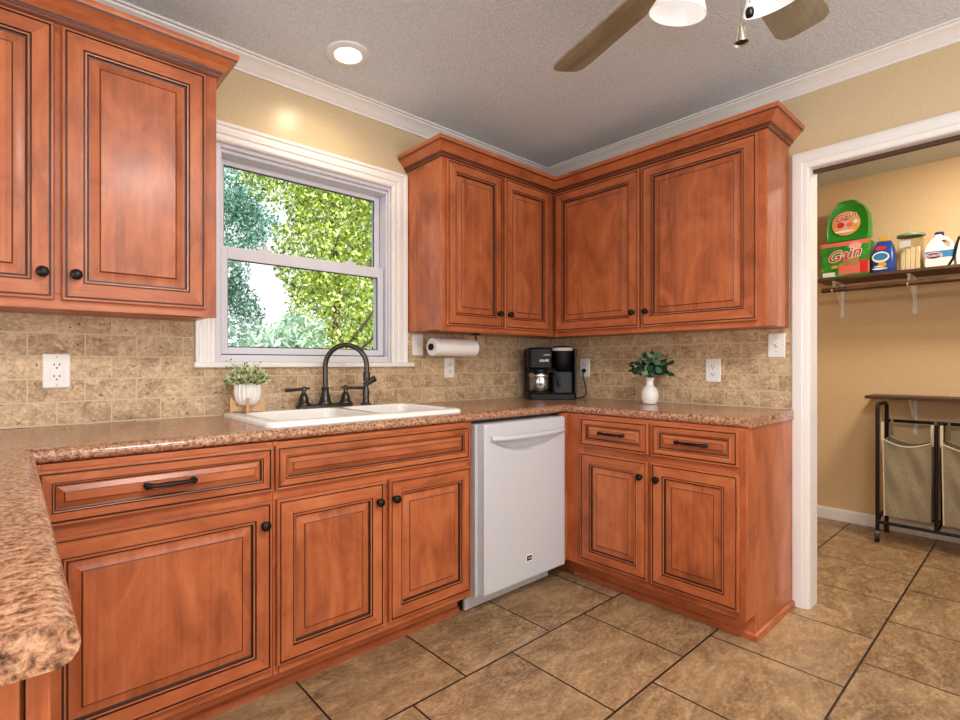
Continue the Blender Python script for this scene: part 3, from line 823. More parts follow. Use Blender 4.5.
plate('wall_switch', 'white toggle switch close to the window casing above the paper towels', -1.122, 1.238, 0, 'toggle')
plate('wall_outlet', 'white outlet low on the tiles below the paper towel roll', -0.892, 1.112, 0, 'duplex')
plate('wall_outlet', 'white outlet behind the coffee maker with a black plug in it', 0.322, 1.110, -PI/2, 'duplex')
plate('wall_outlet', 'white outlet on the tiles to the right of the eucalyptus vase', 1.101, 1.100, -PI/2, 'duplex', .074, .122)
plate('wall_switch', 'white toggle switch beside the doorway casing', 1.390, 1.222, -PI/2, 'toggle')

# ------------------------------------------------------------------ paper towels
px0, px1, py, pz = -1.120, -0.812, -0.130, 1.2235
T = thing('paper_towel_holder', 'black wire paper towel holder screwed under the wall cabinet', 'holder', (px1, py, UZ0))
b = MB()
b.tube([(px0-.010, py, pz), (px1+.012, py, pz), (px1+.016, py, pz+.01), (px1+.016, py, UZ0-.001)], .005, 8, 'bronze')
b.build('arm', T, smooth=50)
b = MB(); b.lathe([(.018, 0), (.018, .005), (.012, .008), (0, .009)], (px0-.010, py, pz), 'x', 16, 'bronze'); b.build('end_cap', T)
b = MB(); b.box((px1-.012, py-.02, UZ0-.003), (px1+.034, py+.02, UZ0+.004), 'bronze'); b.build('bracket', T)
b = MB(); L = []
for r, x in ((.018, px0), (.044, px0), (.0475, px0+.003), (.0475, px1-.003), (.044, px1), (.018, px1)):
    L.append([(x, py+r*math.cos(2*PI*k/32), pz+r*math.sin(2*PI*k/32)) for k in range(32)])
b.loops(L, 'paper_white', False, False)
T = thing('paper_towel_roll', 'white paper towel roll hanging under the wall cabinet', 'paper towels', ((px0+px1)/2, py, pz-.0475))
b.build('roll', T)
b = MB(); b.loops([[(x, py+r*math.cos(2*PI*k/24), pz+r*math.sin(2*PI*k/24)) for k in range(24)] for x, r in ((px0-.001, .018), (px0+.02, .016), (px1-.02, .016), (px1+.001, .018))], 'tan_ink', False, False); b.build('core', T)

# ------------------------------------------------------------------ planter on the sink corner
def leafcard(b, c, d, n, l, w, mat, cup=0.25):
    """pointed leaf: c base, d direction, n up normal"""
    d = d.normalized(); s = d.cross(n)
    if s.length < 1e-4: s = d.orthogonal()
    s.normalize(); n = s.cross(d)
    i = [b.vert(p) for p in (c, c+d*l*.5+s*w*.5+n*w*cup, c+d*l, c+d*l*.5-s*w*.5+n*w*cup, c+d*l*.5)]
    b.face((i[0], i[1], i[4]), mat); b.face((i[1], i[2], i[4]), mat); b.face((i[2], i[3], i[4]), mat); b.face((i[3], i[0], i[4]), mat)

qx, qy, qz = -2.085, -0.128, SZ+.0006
T = thing('potted_plant', 'small white ribbed pot of pale greenery on a wooden stand', 'plant', (qx, qy, qz))
b = MB(); seg = 144; L = []
for r, z in ((.020, .030), (.036, .032), (.046, .046), (.052, .066), (.054, .085), (.051, .112), (.048, .114), (.046, .108)):
    l = []
    for k in range(seg):
        rr = r*(1+(-.16*abs(math.cos(k*PI*18/seg))**3 if .05 < z < .113 else 0)); l.append((qx+rr*math.cos(2*PI*k/seg), qy+rr*math.sin(2*PI*k/seg), qz+z))
    L.append(l)
b.loops(L, 'ceramic_white', True, False); b.build('pot', T, smooth=30)
b = MB(); b.lathe([(.046, .106), (0.0, .108)], (qx, qy, qz), mat='soil', cap0=False, seg=24); b.build('soil', T)
b = MB()
for k in range(4):
    a = math.radians(71+90*k); ca, sa = math.cos(a), math.sin(a)
    def X(p, ca=ca, sa=sa): return Vector((qx+p.x*ca-p.y*sa, qy+p.x*sa+p.y*ca, qz+p.z))
    m2 = MB(); m2.box((.056, -.006, 0), (.066, .006, .062), 'light_wood'); m2.box((0, -.004, .004), (.056, .004, .029), 'light_wood', 'x'); m2.box((.044, -.004, .029), (.056, .004, .050), 'light_wood', 'x')
    b.add(m2.v, m2.f, 'light_wood', X)
b.build('stand', T, bevel=.001)
b = MB(); rnd = random.Random(3)
for k in range(520):
    th = rnd.random()*2*PI; ph = math.acos(rnd.uniform(-0.15, 1)); r = .078*rnd.uniform(.35, 1)**.5
    d = Vector((math.sin(ph)*math.cos(th), math.sin(ph)*math.sin(th), math.cos(ph)*.75))
    c_ = Vector((qx, qy, qz+.118))+d*r*Vector((1, 1, 1)).x
    leafcard(b, c_, d+Vector((rnd.uniform(-.6, .6), rnd.uniform(-.6, .6), rnd.uniform(.0, .9))), Vector((rnd.uniform(-1, 1), rnd.uniform(-1, 1), 1)), rnd.uniform(.016, .028), rnd.uniform(.009, .013), 'leaf_succulent')
for k in range(9):
    th = rnd.random()*2*PI; e = rnd.uniform(.05, .085); top = Vector((qx+math.cos(th)*e, qy+math.sin(th)*e, qz+.118+rnd.uniform(.05, .10)))
    for j in range(8):
        c_ = Vector((qx, qy, qz+.11)).lerp(top, .5+.5*j/7)
        leafcard(b, c_, Vector((rnd.uniform(-1, 1), rnd.uniform(-1, 1), rnd.uniform(0, 1))), Vector((0, 0, 1)), .016, .008, 'leaf_succulent')
b.build('foliage', T, smooth=0, recalc=False)

# ------------------------------------------------------------------ vase of eucalyptus
vx, vy = -0.170, -0.836
T = thing('flower_vase', 'small white bottle vase holding eucalyptus sprigs', 'vase', (vx, vy, CT))
vz = CT+.0006
b = MB(); b.lathe([(.028, 0), (.036, .003), (.043, .018), (.0455, .040), (.0445, .062), (.037, .083), (.026, .094), (.0205, .100), (.0190, .122), (.0235, .136), (.0245, .141), (.0210, .141), (.0165, .124), (.0165, .10)], (vx, vy, vz), mat='ceramic_white', seg=32, cap1=False); b.build('body', T, smooth=40)
T2 = thing('eucalyptus_sprigs', 'dark green round-leaved eucalyptus sprigs in the white vase', 'greenery', (vx, vy, vz+.02))
b = MB(); lf = MB(); rnd = random.Random(11)
# sprig ends in image-right (r) / toward-camera (t) / up; camera-right at this place is (.766,-.643)
rv, tv = Vector((.766, -.643, 0)), Vector((-.643, -.766, 0))
for (r_, t_, u_) in ((-.125, .03, .235), (-.10, .05, .19), (-.055, .06, .262), (-.02, -.0, .225), (.02, .03, .275), (.045, .06, .24), (.09, .0, .235), (.125, .02, .225), (.115, .03, .180), (-.14, .02, .185), (.06, .06, .19), (-.06, .08, .185)):
    base_ = Vector((vx, vy, vz+.03)); neck = Vector((vx, vy, vz+.135))
    tip = Vector((vx, vy, vz))+rv*r_*.74+tv*t_+Vector((0, 0, u_*.96))
    P = [base_, neck]+[neck.lerp(tip, k/4)+Vector((0, 0, .02*math.sin(PI*k/4))) for k in range(1, 5)]
    b.tube(P, [.0018]*6, 6, 'stem_green')
    for j in range(5):
        c_ = neck.lerp(tip, .40+.6*j/4)+Vector((0, 0, .02*math.sin(PI*(.40+.6*j/4))))
        for s in (-1, 1):
            d = (rv*s*rnd.uniform(.3, 1)+tv*rnd.uniform(-.4, .8)+Vector((0, 0, rnd.uniform(-.5, .8)))).normalized()
            n = (tv*rnd.uniform(.3, 1)+Vector((rnd.uniform(-.6, .6), rnd.uniform(-.6, .6), rnd.uniform(.0, 1)))).normalized()
            sd = d.cross(n).normalized(); n = sd.cross(d); R_ = rnd.uniform(.013, .021)
            cc = c_+d*R_*1.1
            idx = [lf.vert(cc+(d*math.cos(2*PI*k/10)+sd*math.sin(2*PI*k/10)*.9)*R_+n*R_*.18*math.cos(4*PI*k/10)) for k in range(10)]
            lf.face(idx, 'leaf_eucalyptus')
b.build('stem', T2, smooth=50); lf.build('leaves', T2, smooth=0, recalc=False)

# ------------------------------------------------------------------ coffee maker
cz = CT+.0006; ca = math.radians(-41); C0 = Vector((-.205, -.178))       # centre of the back
rzc = ca
# local frame: x right, -y to the front; origin at the front/centre
loc = Rz(-rzc) @ Vector((-.225, -.205, cz))
ox, oy = loc.x, loc.y
T = thing('coffee_maker', 'black coffee maker with glass carafe in the counter corner', 'coffee maker', (ox, oy, cz), rzc)
def CB(p, q, m, b): b.box((ox+p[0], oy+p[1], cz+p[2]), (ox+q[0], oy+q[1], cz+q[2]), m)
def CR_(x0, y0, x1, y1, r, zs, m, b):
    b.loops([[(ox+x, oy+y, cz+z) for x, y in rrect(x0+i, y0+i, x1-i, y1-i, max(r-i, .002))] for z, i in zs], m)
b = MB(); CR_(-.148, -.115, .148, .085, .025, ((0, .004), (.004, 0), (.030, 0), (.040, .008)), 'black_plastic', b); bs = b.build('base', T, smooth=30)
b = MB(); b.lathe([(.066, .040), (.066, .045), (.060, .047), (0, .047)], (ox-.068, oy-.035, cz), mat='charcoal_plastic', seg=28); b.build('warming_plate', bs)
b = MB(); CR_(-.148, .020, .148, .085, .02, ((.03, 0), (.300, 0), (.312, .006)), 'black_plastic', b); CR_(.008, -.075, .135, .03, .02, ((.038, 0), (.165, 0)), 'charcoal_plastic', b); b.build('column', T, smooth=30)
b = MB(); CR_(-.146, -.105, .002, .03, .022, ((.190, .006), (.196, 0), (.306, 0), (.316, .008)), 'black_plastic', b); hd = b.build('brew_head', T, smooth=30)
b = MB(); b.loops([[(ox+x, oy-.1052-d, cz+z) for x, z in rrect(-.060, .262, .000-.008, .282, .004)] for d in (0, .0015)], 'charcoal_plastic'); b.box((ox-.054, oy-.1075, cz+.269), (ox-.015, oy-.1065, cz+.273), 'appliance_grey'); b.build('display', hd)
vs, fs = text_mesh('KRUPS', .019, offset=.0006)
b = MB(); b.add(vs, fs, 'label_white', lambda p: Vector((ox-.052+p.x, oy-.1062, cz+.236+p.y))); b.build('lettering', hd, smooth=0, recalc=False)
b = MB(); b.lathe([(.030, .172), (.044, .182), (.056, .225), (.063, .285), (.064, .297)], (ox+.072, oy-.035, cz), mat='black_plastic', seg=28); b.build('filter_basket', T, smooth=40)
b = MB(); b.lathe([(.067, .297), (.069, .300), (.069, .312), (.066, .316)], (ox+.070, oy-.032, cz), mat='silver_plastic', seg=32); lr = b.build('lid_ring', T)
b = MB(); b.lathe([(.065, .316), (.060, .322), (.045, .327), (0, .329)], (ox+.070, oy-.032, cz), mat='black_plastic', seg=32, cap0=False); b.build('lid', T)
b = MB(); CR_(.140, -.08, .152, .03, .005, ((.02, 0), (.306, 0)), 'charcoal_plastic', b); b.build('side_rail', T)
# carafe is lifted out of the machine: a thing of its own
T2 = thing('coffee_carafe', 'glass coffee carafe with black handle on the coffee maker', 'carafe', (ox-.068, oy-.035, cz+.0475), rzc)
b = MB(); b.lathe([(.050, .048), (.060, .052), (.064, .07), (.064, .140), (.058, .160), (.052, .166)], (ox-.068, oy-.035, cz), mat='carafe_glass', seg=32, cap1=False); b.build('jug', T2, smooth=40)
b = MB(); b.lathe([(.0655, .138), (.0665, .142), (.0665, .150), (.060, .160)], (ox-.068, oy-.035, cz), mat='chrome', seg=32, cap0=False, cap1=False); b.build('band', T2)
b = MB(); b.lathe([(.053, .164), (.056, .168), (.054, .182), (.03, .186), (0, .187)], (ox-.068, oy-.035, cz), mat='black_plastic', seg=28); b.build('lid', T2)
b = MB(); hx, hy = ox-.068, oy-.035
b.tube([(hx+.052*.8, hy-.052*.62, cz+.172), (hx+.075, hy-.062, cz+.174), (hx+.092, hy-.070, cz+.160), (hx+.104, hy-.074, cz+.120), (hx+.112, hy-.076, cz+.075)], [.008, .009, .010, .010, .008], 10, 'charcoal_plastic'); b.build('handle', T2, smooth=50)
# cord and plug
T3 = T
b = MB()
inv = Rz(-rzc)
pw = [(-.135, -.330, .922), (-.110, -.352, .924), (-.060, -.360, .935), (-.045, -.350, .985), (-.052, -.338, 1.04), (-.045, -.332, 1.082), (-.034, -.325, 1.092)]
pl = [inv @ Vector(p) for p in pw]
sm = []
for i in range(len(pl)-1):
    p0, p1, p2, p3 = pl[max(i-1, 0)], pl[i], pl[i+1], pl[min(i+2, len(pl)-1)]
    for k in range(6):
        s_ = k/6; sm.append(.5*((2*p1)+(p2-p0)*s_+(2*p0-5*p1+4*p2-p3)*s_**2+(-p0+3*p1-3*p2+p3)*s_**3))
sm.append(pl[-1])
b.tube(sm, .0036, 8, 'black_plastic'); cd = b.build('cord', T, smooth=50)
b = MB(); e1, e2 = inv @ Vector((-.036, -.324, 1.0915)), inv @ Vector((-.0195, -.322, 1.0915))
b.tube([e1, e1.lerp(e2, .4), e2], [.006, .012, .013], 10, 'black_plastic'); b.build('plug', cd)

# ------------------------------------------------------------------ recessed light and ceiling patch
T = thing('recessed_light', 'round recessed ceiling light glowing above the window', 'ceiling light', (-1.728, -.315, CE))
b = MB(); b.lathe([(.090, 2.4495), (.090, 2.444), (.086, 2.4415), (.060, 2.440), (.056, 2.4425)], (-1.728, -.315, 0), mat='white_paint', seg=40, cap0=False, cap1=False); b.build('trim_ring', T)
b = MB(); b.lathe([(.0565, 2.4425), (0, 2.4424)], (-1.728, -.315, 0), mat='lamp_diffuser', seg=32, cap0=False); b.build('lens', T)
b = MB(); b.box((-1.806, -.152, CE-.0025), (-1.660, -.075, CE+.01), 'ceiling_texture')
tag(b.build('ceiling_patch', None, (-1.73, -.11, CE)), 'small rectangular patched panel in the ceiling by the crown molding', 'panel', kind='structure')

# ------------------------------------------------------------------ ceiling fan
FX, FY = -1.485, -1.735
T = thing('ceiling_fan', 'ceiling fan with grey-brown blades and white glass light shades', 'ceiling fan', (FX, FY, CE))
b = MB(); b.lathe([(.075, 2.4495), (.075, 2.42), (.05, 2.40), (.05, 2.36)], (FX, FY, 0), mat='brushed_nickel', seg=32); b.build('canopy', T, smooth=40)
b = MB(); b.lathe([(.06, 2.37), (.13, 2.35), (.145, 2.31), (.145, 2.24), (.12, 2.20), (.09, 2.19)], (FX, FY, 0), mat='brushed_nickel', seg=32); b.build('motor', T, smooth=40)
b = MB(); b.lathe([(.085, 2.19), (.085, 2.165), (.07, 2.15), (.06, 2.12), (.045, 2.105), (0, 2.10)], (FX, FY, 0), mat='brushed_nickel', seg=28); b.build('light_kit', T, smooth=40)
for ang, rad in ((72.5, .672), (0.5, .600), (284, .63), (214, .63), (142, .63)):
    b = MB(); a = math.radians(ang); pit = math.radians(11)
    out = [(.19, -.052), (.24, -.060), (rad-.06, -.072), (rad-.020, -.068), (rad-.002, -.050), (rad, -.01), (rad-.003, .035), (rad-.015, .058), (rad-.05, .070), (.24, .060), (.19, .052)]
    def X(p):
        q = Vector((p[0], p[1]*math.cos(pit), -p[1]*math.sin(pit)+p[2])); q = Rz(a) @ q; return q+Vector((FX, FY, 2.20))
    n = len(out)
    top = [b.vert(X((x, y, .004))) for x, y in out]; bot = [b.vert(X((x, y, -.004))) for x, y in out]
    o_ = (random.random()*9, random.random()*9)
    uv = [(x+o_[0], y+o_[1]) for x, y in out]
    b.face(top, 'fan_blade_wood', uv=uv); b.face(bot[::-1], 'fan_blade_wood', uv=uv[::-1])
    for k in range(n): b.face((top[k], bot[k], bot[(k+1) % n], top[(k+1) % n]), 'fan_blade_wood')
    bl = b.build('blade', T, smooth=30)
    b = MB(); m2 = MB(); m2.box((.10, -.018, .004), (.20, .018, .012), 'bronze'); m2.box((.19, -.04, .004), (.25, .04, .010), 'bronze')
    b.add(m2.v, m2.f, 'brushed_nickel', lambda p: X((p.x, p.y, p.z))); b.build('blade_iron', bl, bevel=.002)
for sxy in ((-1.480, -1.598), (-1.332, -1.778), (-1.640, -1.800)):
    d = Vector((sxy[0]-FX, sxy[1]-FY, 0)); d.normalize()
    ax = Vector((d.x*.30, d.y*.30, -1)).normalized(); rot = ax.to_track_quat('Z', 'Y').to_matrix()
    rimc = Vector((sxy[0], sxy[1], 2.055)); c_ = rimc-ax*.135
    b = MB(); b.lathe([(.016, -.03), (.020, .0), (.030, .004), (.042, .016), (.047, .05), (.052, .085), (.062, .112), (.072, .135), (.069, .136), (.058, .110), (.048, .085), (.043, .05), (.036, .02)], c_, mat='shade_glass', seg=36, rot=rot, cap1=False); sh_ = b.build('lamp_shade', T, smooth=50)
    b = MB(); b.lathe([(.019, -.045), (.024, -.03), (.024, .002), (.018, .006)], c_, mat='brushed_nickel', seg=20, rot=rot); b.build('socket', sh_)
    b = MB(); b.tube([Vector((FX, FY, 2.13))+d*.04, c_-ax*.04], .011, 10, 'brushed_nickel'); b.build('shade_arm', T)
    b = MB(); b.lathe([(.012, .0), (.022, .03), (.026, .05), (.018, .068), (0, .074)], c_, mat='lamp_diffuser' if False else 'white_plastic', seg=16, rot=rot); b.build('bulb', sh_)
for (cx_, cy_, zb, kind) in ((-1.448, -1.741, 1.922, 0), (-1.434, -1.755, 1.985, 1)):
    b = MB(); z = zb+.036
    while z < 2.135: b.lathe([(.0, -.0018), (.0018, 0), (0, .0018)], (cx_, cy_, z), mat='brushed_nickel', seg=6); z += .0042
    ch = b.build('pull_chain', T)
    b = MB()
    if kind == 0: b.lathe([(.013, .005), (.0165, 0), (.015, .008), (.0115, .022), (.009, .034), (.005, .042), (0, .044)], (cx_, cy_, zb), mat='brushed_nickel', seg=18, cap0=False); b.lathe([(.0135, .0035), (0, .0036)], (cx_, cy_, zb), mat='dark_slot', seg=18, cap0=False)
    else: b.lathe([(.0, 0), (.008, .002), (.0095, .008), (.0095, .016), (.007, .022), (0, .026)], (cx_, cy_, zb), mat='bronze', seg=18)
    b.build('finial', ch)

# ------------------------------------------------------------------ laundry room
def shelf(label, z0, z1, y0, y1, brackets, xf=1.475, rod=None):
    T = thing('wall_shelf', label, 'shelf', (XLAU, (y0+y1)/2, z0), 0, 'laundry wall shelves')
    b = MB(); b.box((xf, y1, z0), (XLAU-.002, y0, z1), 'shelf_wood', 'y'); b.build('board', T, bevel=.002)
    for y in brackets:
        b = MB(); b.box((XLAU-.006, y-.010, z0-.24), (XLAU-.0015, y+.010, z0-.001), 'white_plastic'); b.box((xf+.05, y-.010, z0-.006), (XLAU-.004, y+.010, z0-.001), 'white_plastic')
        b.tube([(XLAU-.005, y, z0-.20), (XLAU-.12, y, z0-.085), (xf+.07, y, z0-.006)], .005, 6, 'white_plastic'); b.build('bracket', T)
    if rod:
        b = MB(); b.tube([(rod[0], y0-.03, rod[1]), (rod[0], y1+.03, rod[1])], .016, 14, 'shelf_wood'); b.build('closet_rod', T)
        for y in brackets:
            b = MB(); b.tube([(rod[0]+.02, y, z0-.006), (rod[0]+.022, y, rod[1]), (rod[0], y, rod[1]-.019), (rod[0]-.022, y, rod[1])], .004, 6, 'white_plastic'); b.build('rod_hook', T)
    return T
shelf('dark upper laundry shelf with bottles on top and a hanging rod', 1.708, 1.727, -1.185, -2.9, (-1.275, -1.66, -2.3), rod=(1.500, 1.642))
shelf('dark lower laundry shelf on the wall above the sorter cart', .906, .926, -1.452, -2.9, (-1.662, -2.4), xf=1.475)

SZ1 = 1.7275
# carton
T = thing('detergent_box', 'green and red laundry carton at the end of the upper shelf', 'box', (1.60, -1.33, SZ1))
bx0, by0, by1, bh = 1.535, -1.202, -1.466, .242
b = MB(); b.box((bx0, by1, SZ1), (1.70, by0, SZ1+bh), 'box_green'); b.build('carton', T, bevel=.002)
b = MB()
def fr(yc, z, w, h, m, d=.001, pts=None):
    """flat printed shape on the carton front (facing -x): yc offset from left edge, z from base"""
    b.box((bx0-d, by0-yc-w, SZ1+z), (bx0-d+.0008, by0-yc, SZ1+z+h), m)
fr(0.0, .214, .264, .028, 'coral_ink', .0012)
fr(.10, .02, .165, .075, 'coral_ink', .0010); fr(.125, .075, .085, .055, 'tan_ink', .0016); fr(.215, .02, .042, .085, 'red_ink', .0016)
fr(.01, .01, .07, .03, 'label_white', .0012); fr(.06, .065, .035, .02, 'gold_ink', .0014)
b.build('printed_panel', T, smooth=0)
b = MB(); n = 20; i = [b.vert((bx0-.0018, by0-.19-.035*math.cos(2*PI*k/n), SZ1+.204+.024*math.sin(2*PI*k/n))) for k in range(n)]; b.face(i, 'pink_ink'); b.build('sticker', T, smooth=0)
def gain(parent, x, y, z, size):
    for off, m, d in ((size*.055, 'label_white', 0), (size*.012, 'red_ink', .0008)):
        vs, fs = text_mesh('Gain', size, .25, off)
        b = MB(); b.add(vs, fs, m, lambda p: Vector((x-d, y-p.x, z+p.y+p.x*.18))); b.build('lettering', parent, smooth=0, recalc=False)
gain(T, bx0-.002, by0-.128, SZ1+.150, .098)
# bottle on top of the carton
z0 = SZ1+bh+.0008
T = thing('detergent_bottle', 'green laundry soap bottle standing on top of the green carton', 'bottle', (1.61, -1.34, z0))
b = MB(); outl = [(-.112, .0), (-.119, .03), (-.121, .09), (-.112, .15), (-.092, .192), (-.062, .222), (-.055, .238), (-.030, .246), (.025, .246), (.045, .238), (.060, .222), (.092, .198), (.113, .155), (.120, .09), (.117, .03), (.110, .0)]
yc, xc = -1.345, 1.61; L = []
for xo, s in ((-.050, .86), (-.056, .93), (-.035, 1.0), (.035, 1.0), (.056, .93), (.050, .86)):
    L.append([(xc+xo, yc-y*s, z0+(.123+(z-.123)*s)*1.17) for y, z in outl])
b.loops(L, 'green_plastic'); b.build('body', T, smooth=50)
b = MB()
for k, (sc_, m) in enumerate(((1.0, 'orange_label'), (.42, 'pink_ink'))):
    n = 28; i = [b.vert((xc-.0570-.0006*k, yc+.006-(.078*sc_*math.cos(2*PI*q/n)+(0 if k == 0 else -.012)), z0+.125+(.082*sc_*math.sin(2*PI*q/n))+(0 if k == 0 else -.01))) for q in range(n)]; b.face(i, m)
b.build('label_patch', T, smooth=0)
b = MB()
for (yy, zz, r, m) in ((.035, .10, .020, 'red_ink'), (-.012, .098, .016, 'coral_ink'), (-.045, .112, .014, 'label_white'), (.015, .062, .055, 'label_white')):
    n = 16; i = [b.vert((xc-.0582-(.0004 if r < .05 else 0), yc+yy-r*math.cos(2*PI*q/n), z0+zz*1.17+r*(.15 if r > .05 else 1)*math.sin(2*PI*q/n))) for q in range(n)]; b.face(i, m)
b.build('flower_print', T, smooth=0)
gain(T, xc-.059, yc+.010, z0+.168, .062)
# blue pouch
T = thing('detergent_pouch', 'blue stand-up pouch between the green carton and clear jar', 'bag', (1.60, -1.535, SZ1))
b = MB(); L = []
for z, dx_, w in ((0, .045, .056), (.01, .052, .060), (.09, .048, .060), (.15, .034, .056), (.19, .018, .046), (.205, .006, .040), (.215, .004, .038)):
    L.append([(1.585+x, -1.532-y, SZ1+z) for x, y in rrect(-dx_, -w, dx_, w, min(dx_, .02)*.95, 4)])
b.loops(L, 'blue_bag'); b.build('bag', T, smooth=50)
b = MB(); n = 20
for (yy, zz, ry, rz_, m, d) in ((.008, .105, .044, .036, 'label_white', 0), (.008, .108, .036, .024, 'blue_label', .0006), (.0, .055, .022, .018, 'gold_ink', .0003), (.012, .168, .03, .014, 'red_ink', -.022), (.012, .030, .040, .006, 'label_white', .0004), (.020, .045, .022, .004, 'label_white', .0004)):
    i = [b.vert((1.530-d-.0012*0, -1.532+yy-ry*math.cos(2*PI*q/n), SZ1+zz+rz_*math.sin(2*PI*q/n))) for q in range(n)]; b.face(i, m)
b.build('label_patch', T, smooth=0)
b = MB(); b.box((1.578, -1.56, SZ1+.214), (1.592, -1.505, SZ1+.246), 'gold_ink'); b.build('clip', T, bevel=.003)
# clear jar
T = thing('storage_jar', 'clear plastic jar with green lid holding folded sheets', 'jar', (1.60, -1.662, SZ1))
b = MB(); b.lathe([(.054, .0), (.058, .004), (.062, .20), (.060, .222)], (1.60, -1.662, SZ1), mat='clear_plastic', seg=32, cap1=False); b.build('jar_body', T, smooth=40)
b = MB(); b.lathe([(.060, .2225), (.068, .2225), (.069, .228), (.067, .238), (.05, .241), (0, .241)], (1.60, -1.662, SZ1), mat='jar_lid_green', seg=32, cap0=False); b.build('lid', T, smooth=40)
for k, (yy, w) in enumerate(((-.047, .023), (-.0235, .0235), (.0005, .0225), (.0235, .0235))):
    b = MB(); b.box((1.571, -1.662+yy, SZ1+.005), (1.629, -1.662+yy+w, SZ1+.152-.004*k), 'dryer_sheets'); b.build('folded_sheets', T, bevel=.004)
b = MB(); b.box((1.536, -1.67, SZ1+.150), (1.5375, -1.615, SZ1+.190), 'appliance_grey'); b.build('sticker', T)
# white jugs
def jug(label, yc, cap, lbl):
    T = thing('bleach_jug', label, 'jug', (1.60, yc, SZ1), group='white jugs on the laundry shelf')
    o = [(-.062, 0), (-.066, .02), (-.066, .115), (-.055, .15), (-.03, .183), (-.018, .192), (-.018, .205), (.014, .205), (.014, .192), (.035, .186), (.058, .160), (.066, .125), (.066, .02), (.062, 0)]
    hole = [(.012, .168), (.030, .166), (.046, .145), (.050, .122), (.040, .120), (.022, .142)]
    bm = bmesh.new()
    def rg(pts, x):
        vs = [bm.verts.new((x, yc-y, SZ1+z)) for y, z in pts]; return vs, [bm.edges.new((vs[i], vs[(i+1) % len(vs)])) for i in range(len(vs))]
    a1, e1 = rg(o, 1.552); h1, f1 = rg(hole, 1.552); a2, e2 = rg(o, 1.648); h2, f2 = rg(hole, 1.648)
    bmesh.ops.triangle_fill(bm, use_beauty=True, edges=e1+f1); bmesh.ops.triangle_fill(bm, use_beauty=True, edges=e2+f2)
    for A, B in ((a1, a2), (h1, h2)):
        for i in range(len(A)): bm.faces.new((A[i], A[(i+1) % len(A)], B[(i+1) % len(A)], B[i]))
    bm.verts.index_update(); b = MB(); b.add([v.co for v in bm.verts], [[v.index for v in f.verts] for f in bm.faces], 'white_plastic'); bm.free()
    b.build('body', T, bevel=.008, smooth=40)
    b = MB(); b.lathe([(.021, .204), (.022, .206), (.022, .222), (.019, .226), (0, .226)], (1.60, yc+.002, SZ1), mat=cap, seg=20); b.build('cap', T)
    if lbl:
        b = MB(); b.box((1.5508, yc-.066, SZ1+.062), (1.5516, yc+.060, SZ1+.104), 'blue_label'); b.box((1.5508, yc-.066, SZ1+.020), (1.5516, yc+.060, SZ1+.060), 'label_white')
        n = 24
        for (r1, r2, m, d) in ((.040, .021, 'label_white', .0006), (.037, .0185, 'red_ink', .001), (.033, .0145, 'navy_ink', .0014)):
            b.face([b.vert((1.5506-d, yc+.022-r1*math.cos(2*PI*k/n), SZ1+.076+r2*math.sin(2*PI*k/n))) for k in range(n)], m)
        b.build('label_patch', T, smooth=0)
        vs, fs = text_mesh('CLOROX', .017, 0, .0005); b = MB(); b.add(vs, fs, 'label_white', lambda p: Vector((1.5486, yc+.022-p.x, SZ1+.076+p.y))); b.build('lettering', T, smooth=0, recalc=False)
    return T
jug('white bleach jug with blue label next to the clear jar', -1.795, 'navy_ink', True)
jug('plain white jug with black cap at the edge of view', -1.935, 'dark_slot', False)
T = thing('scrub_brush', 'dark handled cleaning tool leaning on the plain white jug', 'brush', (1.56, -1.86, SZ1))
b = MB(); b.tube([(1.545, -1.838, SZ1+.006), (1.545, -1.862, SZ1+.05), (1.548, -1.872, SZ1+.12), (1.552, -1.885, SZ1+.175)], [.006, .007, .008, .006], 8, 'cart_metal'); b.build('handle', T, smooth=50)

# sorter cart
xa, xb = 1.400, 1.690
posts = [-1.530, -1.800, -2.070, -2.340]
T = thing('laundry_sorter', 'dark metal rolling laundry sorter cart against the laundry wall', 'laundry cart', ((xa+xb)/2, -1.93, 0))
for y in (posts[0], posts[-1]):
    b = MB(); pts = [(xa, y, .075), (xa, y, .835)]
    for k in range(1, 6): a = PI/2*k/5; pts.append((xa+.04-.04*math.cos(a), y, .835+.04*math.sin(a)))
    for k in range(0, 6): a = PI/2*k/5; pts.append((xb-.04+.04*math.sin(a), y, .835+.04*math.cos(a)))
    pts.append((xb, y, .075)); b.tube(pts, .011, 10, 'cart_metal'); b.build('end_frame', T, smooth=50)
for y in posts[1:-1]:
    b = MB(); b.tube([(xa, y, .125), (xa, y, .765)], .010, 10, 'cart_metal'); b.tube([(xb, y, .125), (xb, y, .765)], .010, 10, 'cart_metal'); b.tube([(xa, y, .758), (xb, y, .758)], .009, 10, 'cart_metal'); b.build('divider_post', T, smooth=50)
for x, z in ((xb, .755), (xa, .130), (xb, .130)):
    b = MB(); b.tube([(x, posts[0], z), (x, posts[-1], z)], .010, 10, 'cart_metal'); b.build('rail', T, smooth=50)
for y in posts:
    b = MB(); b.tube([(xa, y, .130), ((xa+xb)/2, y, .130 if y != posts[0] else .165), (xb, y, .130)], .009, 10, 'cart_metal'); b.build('cross_bar', T, smooth=50)
